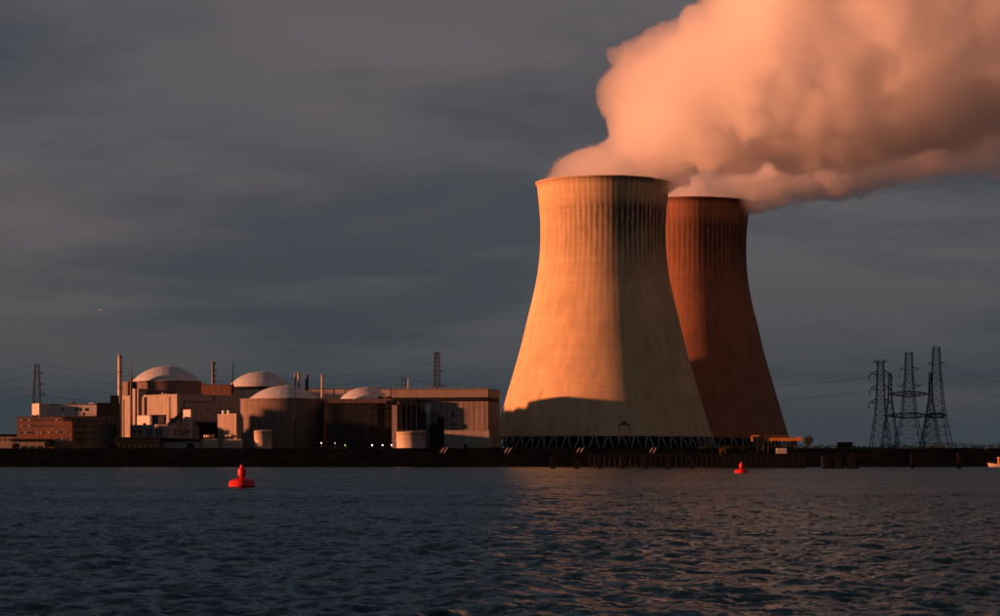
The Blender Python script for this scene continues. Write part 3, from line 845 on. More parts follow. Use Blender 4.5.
# --- slotted annex, rooftop boxes, ramp
B = Building('slotted_annex', 'low concrete annex with tall slot windows at the foot of the sunlit block', 'building', 167.4, 1424, 45)
lw = B.yl(130.2); fw = B.xl(190.5); zt = B.z(424.9)
B.box('wall', 'beige', 0, fw, 0, lw, -0.5, zt); B.parapet('beige', 0, fw, 0, lw, zt, 0.3); clutter(B, 1, fw, 1, lw, zt, 6); railing(B, 0.5, fw - 0.5, 0.4, zt + 0.2)
for a in (147.6, 150.6, 156.2, 159.6): 
    y1_, y0_ = B.yl(a), B.yl(a + 1.5); B.win_left(y0_, B.z(436.2, 0, y0_), y1_ - y0_, PW(7.6, 1460), 'glass', 'dark')
for a in (131.8, 134.0, 138.4, 140.6): 
    y1_, y0_ = B.yl(a), B.yl(a + 1.7); B.win_left(y0_, B.z(432.4, 0, y0_), y1_ - y0_, PW(2.2, 1460), 'glass', 'dark')
for a in (174.5, 178, 181.5, 185): B.win_front(B.xl(a), B.z(435.2), B.xl(a + 1.3) - B.xl(a), PW(7, 1450), 'glass', 'dark')
B.win_front(B.xl(187.4), B.z(432.6), B.xl(190) - B.xl(187.4), PW(2, 1450), 'glass', 'dark')
B = Building('plant_room', 'small pinkish plant room behind the roof of the slotted annex', 'building', 149.8, 1478, 38)
B.box('wall', 'pale', 0, B.xl(151), 0, B.yl(137), -0.5, B.z(415.4)); B.parapet('tan', 0, B.xl(151), 0, B.yl(137), B.z(415.4), 0.3)
B = Building('switch_house', 'small grey box beside the pinkish plant room', 'building', 151.6, 1479, -2)
B.box('wall', 'slate', 0, B.xl(164), 0, 8, -0.5, B.z(415.2)); B.parapet('slate', 0, B.xl(164), 0, 8, B.z(415.2), 0.3)
B = Building('hoist_house', 'small sunlit box at the top of the dark covered conveyor', 'building', 190.6, 1484, 40)
B.box('wall', 'pale', 0, B.xl(192), 0, B.yl(180.4), -0.5, B.z(409.6)); B.parapet('tan', 0, B.xl(192), 0, B.yl(180.4), B.z(409.6), 0.25)
t = thing('covered_conveyor', 'dark covered conveyor slanting up to the small sunlit box', 'conveyor', (PX(166, 1481), 1481, GROUND))
za, zb_ = PZ(427, 1481) - GROUND, PZ(413, 1481) - GROUND
xe = PX(182, 1481) - PX(166, 1481)
MB().prism([(0, za - 1.5), (xe, zb_ - 1.5), (xe, zb_ + 1.2), (0, za + 1.2)], -1.4, 1.4).build('gallery', M['darker'], t)
for q in (0.15, 0.6, 0.95):
    MB().box(xe * q - 0.3, xe * q + 0.3, -0.6, 0.6, -0.3, za + (zb_ - za) * q - 1.4).build('leg', M['dark'], t)

# --- boxy substation house
B = Building('substation_house', 'boxy concrete house with two little roof vents and three tiny windows', 'building', 236.4, 1412, 30)
lw = B.yl(217.6); fw = B.xl(241.4); zt = B.z(414)
B.box('wall', 'tan', 0, fw, 0, lw, -0.5, zt); B.parapet('beige', 0, fw, 0, lw, zt, 0.3)
for a in (220.2, 225.4):
    yy = B.yl(a); MB().lathe([(0.9, zt), (0.9, zt + 2.0), (1.1, zt + 2.0), (1.1, zt + 2.4), (0.3, zt + 2.6)], 12, False, 2.2, yy).build('roof_vent', M['white'], B.root)
for a in (223.4, 225.8, 228.2): y1_, y0_ = B.yl(a), B.yl(a + 1.5); B.win_left(y0_, B.z(432.4, 0, y0_), y1_ - y0_, PW(2.0, 1440), 'glass', 'dark')

# --- transformers
def transformer(label, px0, px1, D, ytop):
    x0 = PX(px0, D); w = PX(px1, D) - x0; h = PZ(ytop, D) - GROUND
    t = thing('transformer', label, 'transformer', (x0, D, GROUND), group='transformers')
    MB().box(0, w, 0, 5, 0.4, h * 0.72).build('tank', M['tank'], t)
    for i in range(7):
        x = w * (0.06 + i * 0.135); MB().box(x, x + 0.35, -0.9, 0.0, 0.8, h * 0.66).build('radiator', M['tank'], t)
    MB().bar((w * 0.1, 2.5, h * 0.9), (w * 0.8, 2.5, h * 0.9), 0.75, 12).build('conservator', M['tank'], t)
    for i in range(3):
        x = w * (0.22 + 0.28 * i)
        MB().lathe([(0.42, h * 0.70), (0.28, h * 0.78), (0.42, h * 0.82), (0.26, h * 0.9), (0.36, h * 0.94), (0.12, h * 1.05)], 10, True, x, 1.0).build('bushing', M['rust'], t)
    MB().box(-0.4, w + 0.4, -1.2, 5.4, -0.4, 0.4).build('plinth', M['beige'], t)
    return t
transformer('transformer with a side box, beside the slotted annex', 202, 216.5, 1402, 434.5)
transformer('transformer below the boxy substation house', 223, 241.5, 1404, 434.6)

def tank(label, px0, px1, D, ytop, m='tank', rails=True):
    r = PW(px1 - px0, D) / 2; h = PZ(ytop, D) - GROUND
    t = thing('storage_tank', label, 'tank', (PX((px0 + px1) / 2, D), D, GROUND))
    MB().lathe([(r, -0.4), (r, h), (r * 1.02, h), (r * 1.02, h + 0.25), (r * 0.95, h + 0.3), (0.1, h + 0.9)], 48, True, cap=False).build('shell', M[m], t)
    for i in range(3): MB().lathe([(r - 0.02, h * (0.25 + .25 * i) - .1), (r + 0.1, h * (0.25 + .25 * i) - .08), (r + 0.1, h * (0.25 + .25 * i) + .08), (r - 0.02, h * (0.25 + .25 * i) + .1)], 48, False, cap=False).build('hoop', M[m], t)
    b = MB()
    for i in range(24):
        a = 2 * math.pi * i / 24; a2 = 2 * math.pi * (i + 1) / 24
        b.bar((r * math.cos(a), r * math.sin(a), h), (r * math.cos(a), r * math.sin(a), h + 1.1), 0.05)
        b.bar((r * math.cos(a), r * math.sin(a), h + 1.1), (r * math.cos(a2), r * math.sin(a2), h + 1.1), 0.05)
    b.build('railing', M['steel'], t)
    return t
tank('small sunlit storage tank in front of the brown containment', 254, 271.5, 1408, 431.4)
tank('squat pale storage tank below the dark machine hall', 396.5, 425.5, 1386, 432.4)

# --- low dark sheds near the dyke
B = Building('dark_shed', 'long black shed in front of the slotted annex', 'building', 114, 1392, 0)
B.box('wall', 'darker', 0, B.xl(160.5), 0, 9, -0.5, B.z(438.4)); B.box('roof', 'darker', -0.5, B.xl(161), -0.5, 9.5, B.z(438.4), B.z(437.2))
for i in range(8): B.box('door', 'dark', B.xl(117 + i * 5.4), B.xl(120.4 + i * 5.4), -0.06, 0.02, -0.3, 4.2)
B = Building('low_store', 'low grey store with a dark flat roof beside the long black shed', 'building', 161.5, 1398, 0)
B.box('wall', 'beige', 0, B.xl(199.5), 0, 6, -0.5, B.z(441.6)); B.box('roof', 'darker', -0.4, B.xl(200), -0.5, 6.5, B.z(441.6), B.z(438.2))
B.box('door', 'darker', B.xl(187), B.xl(194), -0.08, 0.02, -0.3, 4.5)

# --- dark machine hall
B = Building('machine_hall', 'dark machine hall with a flat roof slab beside the brown containment', 'building', 326, 1440, 1.5)
x1 = B.xl(378)
B.box('wall', 'dark', 0, x1, 0, 30, -0.5, B.z(403.2)); B.box('roof', 'drum', -0.8, B.xl(391), -0.9, 31, B.z(403.2), B.z(398.8))
B.box('roof_house', 'dark', B.xl(377.5), B.xl(393.5), 1, 14, B.z(398.8), B.z(396.2))
B.box('side_bay', 'dark', x1 + 0.05, B.xl(396), 0.6, 24, -0.5, B.z(403.2) - 0.02)
B.box('canopy', 'darker', B.xl(371.5), B.xl(392), -2.5, 0.5, B.z(408.6), B.z(406.8))
B.box('gate', 'dark', B.xl(345), B.xl(362), -0.1, 0.02, -0.3, B.z(436))
for a in (363.6, 363.8): B.win_front(B.xl(a), B.z(424 + (a - 363.6) * 20), PW(2, 1440), PW(1.6, 1440), 'glass', 'dark')
B.win_front(B.xl(381), B.z(418), PW(4, 1440), PW(1.4, 1440), 'glass', 'darker')
B = Building('filter_tower', 'dark stepped tower block between machine hall and turbine hall', 'building', 397, 1394, 0)
B.box('wall', 'darker', 0, B.xl(419), 0, 16, -0.5, B.z(404)); B.box('side_block', 'dark', B.xl(419) + 0.05, B.xl(425.5), 1, 14, -0.5, B.z(411.2))
B.box('head_house', 'darker', B.xl(399), B.xl(417), 1, 12, B.z(404), B.z(399.2)); B.box('bridge', 'darker', B.xl(386), 0, 4, 7, B.z(405), B.z(400.4))
for i in range(4): B.box('rib', 'dark', B.xl(401 + i * 5), B.xl(402 + i * 5), -0.4, 0, 0, B.z(405))

# --- turbine hall
B = Building('turbine_hall', 'big windowless tan hall with a dark band under its roof edge beside the cooling tower', 'building', 488, 1396, -10)
xa = B.xl(392); dp = 41.0; zt = B.z(389.4)
zb0, zb1 = B.z(401.4), B.z(397.2)
B.box('wall', 'tan', xa, 0, 0, dp, -0.5, zb0); B.box('dark_band', 'darker', xa + 0.3, -0.3, 0.3, dp - 0.3, zb0, zb1); B.box('upper_wall', 'tan', xa, 0, 0, dp, zb1, zt)
B.parapet('drum', xa, 0, 0, dp, zt, 0.5); clutter(B, xa, 0, 3, dp, zt, 10); railing(B, xa + 1, -1, 0.8, zt + 0.4)
for i in range(17):
    px = 398 + i * 5.4
    B.box('wall_joint', 'drum', B.xl(px), B.xl(px) + 0.22, -0.1, 0.0, 0, zb0 - 0.1)
for i in range(7): B.box('wall_joint', 'drum', 0, 0.1, 4 + i * 5.6, 4.25 + i * 5.6, 0, zb0 - 0.1)
an0, an1 = B.xl(444.5, -9), B.xl(489, -9)
B.box('annex', 'beige', an0, an1, -9, -0.15, -0.5, B.z(430.6, 0, -9)); B.parapet('tan', an0, an1, -9, -0.15, B.z(430.6, 0, -9), 0.3)
B.box('annex_door', 'darker', B.xl(464, -9), B.xl(467, -9), -9.1, -8.98, -0.3, 4.0)
B.box('tall_door', 'darker', B.xl(438.4), B.xl(444), -1.2, -0.12, -0.3, B.z(417.2)); B.box('equipment_block', 'slate', B.xl(431.6), B.xl(438), -3, -0.12, -0.3, B.z(411.4))
B.box('lower_block', 'darker', B.xl(431), B.xl(438.2), -5, -3.05, -0.3, B.z(424.6)); B.box('pale_pier', 'pale', B.xl(425.4), B.xl(430.8), -1.0, -0.12, -0.3, B.z(403.4))
for a, b_, c, d in ((449.4, 458, 422.8, 425), (449.4, 458, 428.6, 430)): 
    B.win_front(B.xl(a), B.z(d), B.xl(b_) - B.xl(a), B.z(c) - B.z(d), 'glass', 'darker', name='louvre')
B.win_front(B.xl(463), B.z(429), B.xl(467) - B.xl(463), B.z(424.6) - B.z(429), 'glass', 'darker')
# dark painted mark high on the wall: a hooked S-like sign
sg = MB(); ux = lambda p: B.xl(p)
for (a, b_, c, d) in ((452.4, 454.8, 412, 413.2), (451.4, 452.8, 412.8, 415), (452.2, 454, 414.6, 415.6), (453.2, 454.4, 415.4, 417), (451.2, 453.6, 416.8, 418), (455.6, 456.4, 416.4, 417.4)):
    sg.box(ux(a), ux(b_), -0.16, -0.02, B.z(d), B.z(c))
sg.build('wall_mark', M['darker'], B.root)

# ------------------------------------------------------------------ pylons
def pylon(label, px, D, outline, arms=(), rleg=0.27, rbr=0.11, turn=0.0, npan=12, cables=True):
    """outline: (photo row, half width in photo px), bottom to top"""
    t = thing('lattice_pylon', label, 'pylon', (PX(px, D), D, GROUND), R(turn), group='lattice pylons')
    k = D / F
    pts = [(max(0, PZ(y, D) - GROUND), w * k) for y, w in outline]
    if pts[0][0] > 0: pts = [(0.0, pts[0][1] + 0.06 * pts[0][0])] + pts
    zs = [p[0] for p in pts]; ws = [p[1] for p in pts]
    hw = lambda z: float(np.interp(z, zs, ws))
    for sx_ in (-1, 1):
        for sy_ in (-1, 1):
            b = MB()
            for (z0, w0), (z1, w1) in zip(pts[:-1], pts[1:]): b.bar((sx_ * w0, sy_ * w0, z0), (sx_ * w1, sy_ * w1, z1), rleg)
            b.build('leg', M['pylon'], t)
    H = zs[-1]
    # panels get shorter toward the top
    lv = [H * (1 - (1 - i / npan) ** 1.25) for i in range(npan + 1)]
    for side in range(4):
        b = MB()
        c_, s_ = math.cos(side * math.pi / 2), math.sin(side * math.pi / 2)
        def P(u, z):
            w = hw(z); x, y = u * w, -w
            return (x * c_ - y * s_, x * s_ + y * c_, z)
        for z0, z1 in zip(lv[:-1], lv[1:]):
            b.bar(P(-1, z0), P(1, z1), rbr); b.bar(P(1, z0), P(-1, z1), rbr); b.bar(P(-1, z1), P(1, z1), rbr)
        b.build('bracing', M['pylon'], t)
    for (py, hwpx, style) in arms:
        z = PZ(py, D) - GROUND; w = hw(z); a = hwpx * k
        b = MB()
        if style == 'lens':
            n_ = 10
            up = [(-a + 2 * a * i / n_, 0, z + 1.8 * math.sin(math.pi * i / n_)) for i in range(n_ + 1)]
            lo_ = [(-a + 2 * a * i / n_, 0, z - 1.8 * math.sin(math.pi * i / n_)) for i in range(n_ + 1)]
            for yy in (-w * 0.8, w * 0.8):
                U = [(x, yy * math.sin(math.pi * i / n_), q) for i, (x, _, q) in enumerate(up)]; Lw = [(x, yy * math.sin(math.pi * i / n_), q) for i, (x, _, q) in enumerate(lo_)]
                b.tube(U, 0.36); b.tube(Lw, 0.36)
                for i in range(n_): b.bar(U[i], Lw[i + 1], 0.22); b.bar(Lw[i], U[i + 1], 0.22)
        elif style == 'hook':
            for sg_ in (-1, 1):
                tip = (sg_ * a * 0.86, 0, z + 0.2)
                for yy in (-w, w):
                    b.bar((sg_ * w, yy, z + 2.2), tip, 0.28); b.bar((sg_ * w, yy, z - 0.6), tip, 0.28)
                b.bar(tip, (sg_ * a * 1.02, 0, z - 2.6), 0.36); b.bar((sg_ * a * 1.02, 0, z - 2.6), (sg_ * a * 0.95, 0, z - 4.4), 0.32)
        else:
            for sg_ in (-1, 1):
                for yy in (-w, w):
                    b.bar((sg_ * w, yy, z + 1.2), (sg_ * a, 0, z), 0.2); b.bar((sg_ * w, yy, z - 0.8), (sg_ * a, 0, z), 0.2)
        b.build('crossarm', M['pylon'], t)
    return t
pylon('lone lattice pylon rising behind the brick office', 37, 1750, [(452, 6.6), (415, 4.2), (385, 2.8), (364, 1.7)], [(373, 6, 'arm'), (384, 8, 'arm'), (394, 8, 'arm')], npan=14)
pylon('lattice mast standing directly behind the turbine hall roof', 437, 1850, [(452, 5.5), (400, 3.2), (376, 2.7), (352.5, 2.4)], [(371, 7, 'arm'), (386, 10, 'arm')], npan=20, rbr=0.32, rleg=0.5)
pylon('small distant lattice pylon beside the pale tipped mast', 403.5, 2400, [(452, 7), (400, 3.0), (377, 1.6)], [(380, 3, 'arm')], npan=12)
pylon('pylon with three pairs of drooping hooked arms in the cluster of pylons', 880.5, 1530, [(452, 10.5), (445, 9.4), (420, 6.0), (400, 4.0), (374, 3.2), (361, 3.0)], [(361.5, 7, 'arm'), (374, 11.5, 'hook'), (388.5, 11, 'hook'), (402.5, 12, 'hook')], npan=15)
pylon('pylon at the middle of the cluster between hooked arms and tallest pylon', 909, 1540, [(452, 14), (440, 12.2), (418, 7.2), (394, 5.2), (372, 3.6), (352.5, 3.2)], [(369, 10, 'arm'), (386, 11, 'arm'), (394, 21, 'lens'), (415.5, 23, 'lens')], npan=14)
pylon('tallest pylon of the cluster, farthest from the cooling towers', 936.4, 1548, [(452, 15), (440, 13), (415, 8.2), (394, 6.0), (370, 4.0), (347, 3.0)], [(363.5, 9, 'arm'), (379, 6, 'arm'), (415.5, 10, 'lens')], npan=15)
pylon('slim dark pylon just behind the one with hooked arms', 890, 1562, [(452, 9), (420, 4.6), (400, 2.0), (373.5, 1.2)], [], npan=12, rbr=0.13)
pylon('slim dark pylon just behind the tallest pylon', 930.6, 1562, [(452, 10), (420, 5), (400, 2.0), (372.5, 1.2)], [], npan=12, rbr=0.13)

def cable(label, a, b, sag, grp, r=0.09):
    A = Vector((PX(a[0], a[2]), a[2], PZ(a[1], a[2]))); Bv = Vector((PX(b[0], b[2]), b[2], PZ(b[1], b[2])))
    pts = []
    for i in range(25):
        u = i / 24.0; p = A.lerp(Bv, u); p.z -= 4 * sag * u * (1 - u); pts.append(p)
    o = MB().tube(pts, r, 4).build('power_cable', M['darker'])
    tag(o, label, 'cable', grp)
rank4 = ('topmost', 'second highest', 'third highest', 'lowest')
for i, (ya, yb_) in enumerate(((364, 362), (373, 371), (384, 378), (394, 390))):
    cable(rank4[i] + ' overhead cable strung from the lone pylon above the domes', (37, ya, 1750), (437, yb_, 1850), 14, 'overhead cables of the lone pylon')
    cable(rank4[i] + ' overhead cable running off the edge from the lone pylon', (37, ya, 1750), (-150, ya + 4, 1700), 9, 'overhead cables leaving the lone pylon')
for lb, ya, yb_ in (('upper', 371, 370), ('lower', 386, 384)):
    cable(lb + ' overhead cable running from the lattice mast behind the cooling towers', (437, ya, 1850), (880, yb_ + 6, 1530), 12, 'overhead cables behind the towers')
for lb, ya in (('topmost', 363.5), ('middle', 372), ('lowest', 379)):
    cable(lb + ' thin cable strung between the pylons of the cluster', (880, ya + 12, 1530), (936, ya, 1548), 3, 'overhead cables in the pylon cluster', 0.08)
    cable(lb + ' thin cable leaving the tallest pylon towards the edge', (936, ya, 1548), (1100, ya + 10, 1548), 10, 'overhead cables leaving the tallest pylon', 0.08)

# ------------------------------------------------------------------ jetty and river works
def dolphin(px, D, wpx, ytop, label, grp='mooring dolphins', depth=None):
    w = PW(wpx, D); h = PZ(ytop, D)
    t = thing('mooring_dolphin', label, 'mooring dolphin', (PX(px, D), D, 0), group=grp)
    d = depth or w
    MB().box(-w / 2, w / 2, -d / 2, d / 2, -3, h - 0.9).build('block', M['dolphin'], t)
    MB().box(-w / 2 - 0.25, w / 2 + 0.25, -d / 2 - 0.25, d / 2 + 0.25, h - 0.9, h).build('cap', M['dolphin'], t)
    MB().lathe([(0.28, h), (0.22, h + 0.5), (0.42, h + 0.6), (0.42, h + 0.85), (0.1, h + 0.95)], 12, True).build('bollard', M['dolphin'], t)
    b = MB()
    for s_ in (-0.3, 0.3): b.bar((s_, -d / 2 - 0.35, -1), (s_, -d / 2 - 0.35, h + 0.9), 0.06)
    for i in range(14): b.bar((-0.3, -d / 2 - 0.35, i * 0.45), (0.3, -d / 2 - 0.35, i * 0.45), 0.045)
    b.build('ladder', M['timber'], t)
    return t
ords = ['first', 'second', 'third', 'fourth', 'fifth', 'sixth', 'seventh']
for i, px in enumerate((553, 577, 600, 623, 645.4, 668.6, 692)):
    dolphin(px, 1080, 5.4, 456.6, ords[i] + ' mooring block from the left in the row before the cooling towers')
dolphin(827, 1090, 10, 456.0, 'mooring block nearest the loading platform, first of three wide ones', 'wide mooring blocks')
dolphin(838.6, 1090, 10.4, 455.4, 'middle one of the three wide mooring blocks', 'wide mooring blocks')
dolphin(852.4, 1090, 11.4, 455.4, 'last of the three wide mooring blocks, farthest from the platform', 'wide mooring blocks')
dolphin(912.4, 1100, 3.0, 455.5, 'lone narrow mooring post below the pylon cluster', 'narrow mooring posts')
dolphin(959, 1100, 3.2, 453.5, 'lone narrow mooring post beyond the tallest pylon', 'narrow mooring posts')

# piled trestle
t = thing('jetty', 'dark piled timber jetty along the bank before the cooling towers', 'jetty', (0, 1150, 0))
x0, x1 = PX(588, 1150), PX(724, 1150); zd = PZ(454.4, 1150)
i = 0; x = x0
while x < x1 - 0.1:
    MB().box(x, min(x + 2.9, x1), -2.6, 2.6, zd - 0.35, zd).build('deck_plank', M['timber'], t); x += 3.0
MB().box(x0, x1, -2.4, -1.9, zd - 1.0, zd - 0.36).build('edge_beam', M['timber'], t); MB().box(x0, x1, 1.9, 2.4, zd - 1.0, zd - 0.36).build('edge_beam', M['timber'], t)
pm = MB().bar((0, 0, -3), (0, 0, zd - 0.4), 0.26, 8).mesh('pile'); pm.materials.append(M['timber'])
x = x0 + 0.8
while x < x1:
    for yy in (-2.1, 2.1): link('pile', pm, None, t, (x, yy, 0))
    x += 2.5
pm = MB().bar((0, -2.4, zd), (0, -2.4, zd + 1.1), 0.05).mesh('railing_post'); pm.materials.append(M['timber'])
x = x0
while x < x1: link('railing_post', pm, None, t, (x, 0, 0)); x += 2.5
MB().bar((x0, -2.4, zd + 1.1), (x1, -2.4, zd + 1.1), 0.05).build('handrail', M['timber'], t)

# loading platform
t = thing('loading_platform', 'broad dark loading platform on piles carrying the orange crane', 'platform', (0, 1152, 0))
x0, x1 = PX(720, 1152), PX(804.5, 1152); zd = PZ(453.6, 1152)
MB().box(x0, x1, -7, 8, zd - 1.6, zd).build('deck', M['timber'], t)
n_ = 16
for i in range(n_):
    xa = x0 + (x1 - x0) * i / n_
    MB().box(xa + 0.1, xa + (x1 - x0) / n_ - 0.25, -7.6, -7.02, -2.5, zd - 0.2 - 0.3 * (i % 3 == 1)).build('fender_panel', M['dolphin'], t)
pm = MB().bar((0, 0, -3), (0, 0, zd - 1.5), 0.5, 8).mesh('pile'); pm.materials.append(M['timber'])
for i in range(10):
    for yy in (-6, 6.5): link('pile', pm, None, t, (x0 + 2 + (x1 - x0 - 4) * i / 9.0, yy, 0))
b = MB()
for i in range(17):
    xa = x0 + (x1 - x0) * i / 16.0; b.bar((xa, -6.6, zd), (xa, -6.6, zd + 1.2), 0.06)
b.bar((x0, -6.6, zd + 1.2), (x1, -6.6, zd + 1.2), 0.06); b.bar((x0, -6.6, zd + 0.6), (x1, -6.6, zd + 0.6), 0.05)
b.build('railing', M['timber'], t)
MB().box(PX(776, 1152), PX(786, 1152), -2.5, 1.5, zd, zd + 2.6).build('cabin', M['pale'], t)

# orange loading crane
D = 1153
t = thing('loading_crane', 'orange horizontal boom crane on the dark loading platform', 'crane', (0, D, zd))
zz0 = PZ(441.0, D) - zd; zz1 = PZ(437.8, D) - zd
MB().box(PX(760, D), PX(800.5, D), -0.9, 0.9, zz0, zz1).build('boom', M['orange'], t)
MB().box(PX(798, D), PX(801.2, D), -1.1, 1.1, zz0 - 0.3, zz1 + 0.5).build('boom_head', M['orange'], t)
hk = MB(); xa, xb = PX(751.2, D), PX(759, D); zt_ = PZ(435.2, D) - zd
hk.box(xa + 0.5, xb, -0.5, 0.5, zt_ - 0.7, zt_); hk.box(xa, xa + 0.9, -0.5, 0.5, PZ(441.6, D) - zd, zt_ - 0.75)
hk.prism([(xa, zt_ - 0.76), (xa + 0.9, zt_ - 0.76), (xa + 0.9, zt_ - 0.2), (xa + 0.45, zt_ - 0.2)], -0.5, 0.5)
hk.build('hook_arm', M['orange'], t)
for px in (763, 767.5, 795):
    for yy in (-2.2, 2.2): MB().bar((PX(px, D), yy, 0), (PX(px + (0.8 if px < 780 else -0.8), D), yy * 0.4, zz0), 0.4, 6).build('leg', M['dark'], t)
MB().box(PX(790, D), PX(797, D), -1.4, 1.4, zz0 - 2.6, zz0 - 0.02).build('cab', M['darker'], t)
MB().box(PX(757, D), PX(764, D), -1.3, 1.3, 0, zz1 + 0.4).build('tower_frame', M['darker'], t)
b = MB(); 
for i in range(8): b.bar((PX(764 + i * 4, D), -0.9, zz1), (PX(764 + i * 4, D), -0.9, zz1 + 0.9), 0.06)
b.bar((PX(764, D), -0.9, zz1 + 0.9), (PX(794, D), -0.9, zz1 + 0.9), 0.06); b.build('handrail', M['orange'], t)

t = thing('rusty_hopper', 'rusty hopper standing where the jetty meets the loading platform', 'hopper', (PX(722.5, 1148), 1148, zd))
MB().add([(-0.5, -0.5, 0.8), (0.5, -0.5, 0.8), (0.5, 0.5, 0.8), (-0.5, 0.5, 0.8), (-1.6, -1.3, 2.6), (1.6, -1.3, 2.6), (1.6, 1.3, 2.6), (-1.6, 1.3, 2.6)], [(0, 1, 5, 4), (1, 2, 6, 5), (2, 3, 7, 6), (3, 0, 4, 7), (0, 3, 2, 1)]).build('bin', M['rust'], t)
for a_ in (-1.3, 1.3):
    for b_ in (-1.1, 1.1): MB().bar((a_, b_, 0), (a_, b_, 2.6), 0.12).build('leg', M['rust'], t)

# maintenance gantry before the nearer tower
t = thing('service_gantry', 'small dark portal gantry silhouetted at the foot of the nearer tower', 'gantry', (PX(624, 1405), 1405, GROUND))
k = 1405 / F; zt_ = PZ(422.2, 1405) - GROUND; zm = PZ(424.6, 1405) - GROUND
for s_ in (-1, 1):
    for yy in (-1.5, 1.5): MB().bar((s_ * 6.2 * k, yy, -0.2), (s_ * 4.9 * k, yy * 0.6, zm), 0.36, 6).build('leg', M['darker'], t)
MB().box(-5.8 * k, 5.8 * k, -1.2, 1.2, zm - 0.6, zm + 0.5).build('beam', M['darker'], t)
MB().box(-2.2 * k, 2.4 * k, -1, 1, zm + 0.55, zt_ + 0.4).build('hoist', M['darker'], t)
MB().bar((-5 * k, 0, zm * 0.55), (5 * k, 0, zm * 0.55), 0.2, 6).build('tie', M['darker'], t)

# stairs down the dyke
def stairs(label, px):
    t = thing('dyke_stairs', label, 'stairs', (PX(px, 1368), 1368, 9.0), R(-20), group='stairs on the dyke')
    for i in range(9):
        u = i / 8.0; MB().box(-1.0, 1.0, -2.2 + 5 * u, -1.6 + 5 * u, -1.3 + 2.9 * u, -1.05 + 2.9 * u).build('step', M['dolphin'], t)
    for s_ in (-1.15, 1.15):
        b = MB(); b.bar((s_, -2.2, -0.3), (s_, 2.8, 2.2), 0.17)
        for u in (0, 0.5, 1): b.bar((s_, -2.2 + 5 * u, -1.4 + 2.6 * u), (s_, -2.2 + 5 * u, -0.3 + 2.5 * u), 0.07)
        b.build('handrail', M['rail'], t)
for px, lb in ((444, 'below the turbine hall'), (508, 'below the near edge of the cooling tower'), (580, 'by the second mooring block from the left'), (653, 'by the fifth mooring block from the left')):
    stairs('short stairs with pale handrails down the dyke ' + lb, px)

# lamps along the plant road and ashore
def lamp(label, px, py, D, m='lamp', s_=0.55, grp='lit lamps along the plant road'):
    z = PZ(py, D)
    t = thing('lamp_post', label, 'lamp', (PX(px, D), D, GROUND), group=grp)
    MB().bar((0, 0, -0.3), (0, 0, max(0.6, z - GROUND)), 0.09, 8).build('pole', M['steel'], t)
    MB().box(-0.15, 0.15, -0.5, 0.1, z - GROUND, z - GROUND + 0.15).build('arm', M['steel'], t)
    MB().lathe([(0.05, z - GROUND - s_ * .6), (s_ * .7, z - GROUND - s_ * .35), (s_ * .7, z - GROUND + s_ * .3), (0.05, z - GROUND + s_ * .6)], 10, True, 0, -0.6).build('lamp_head', M[m], t)
lamp('lit white lamp at the foot of the brown containment', 321.4, 443, 1400)
lamp('faint lamp at the foot of the dark machine hall', 335, 443.2, 1410, 'lamp', 0.3)
lamp('small green lamp at the foot of the dark machine hall', 345.2, 445.2, 1400, 'lampg', 0.5)
lamp('first of three white lamps beside the squat pale tank', 372.2, 445.2, 1384, 'lamp', 0.62)
lamp('middle of three white lamps beside the squat pale tank', 382.6, 445.2, 1384, 'lamp', 0.6)
lamp('last of three white lamps, closest to the squat pale tank', 391.6, 445.2, 1384, 'lamp', 0.55)
lamp('warm lamp shining from the bushes below the tallest pylon', 953.6, 449.6, 1376, 'lampw', 0.6, 'shore lamps')
lamp('dim lamp on the bank above the moored boat', 985.6, 453.2, 1368, 'lampw', 0.4, 'shore lamps')
for px, lb in ((384.2, 'first'), (386.8, 'second')):
    D = 1452; z = PZ(397, D)
    t = thing('roof_floodlight', lb + ' of two white floodlights on the machine hall roof', 'floodlight', (PX(px, D - 11), D - 11, z - 0.8), group='roof floodlights')
    MB().bar((0, 0, -0.6), (0, 0, 0.5), 0.08).build('stem', M['steel'], t); MB().box(-0.35, 0.35, -0.3, 0.1, 0.3, 0.95).build('lamp_head', M['white'], t)

# dark control hut among the bushes
B = Building('control_hut', 'dark flat-topped hut above the wide mooring blocks', 'building', 838.4, 1386, 0)
B.box('wall', 'darker', 0, B.xl(852.6), 0, 6, -0.5, B.z(442.9)); B.box('roof', 'darker', -0.3, B.xl(853.2), -0.4, 6.4, B.z(442.9), B.z(442.2))
B.box('door', 'dark', 2, 3.4, -0.06, 0.02, -0.3, 2.4)

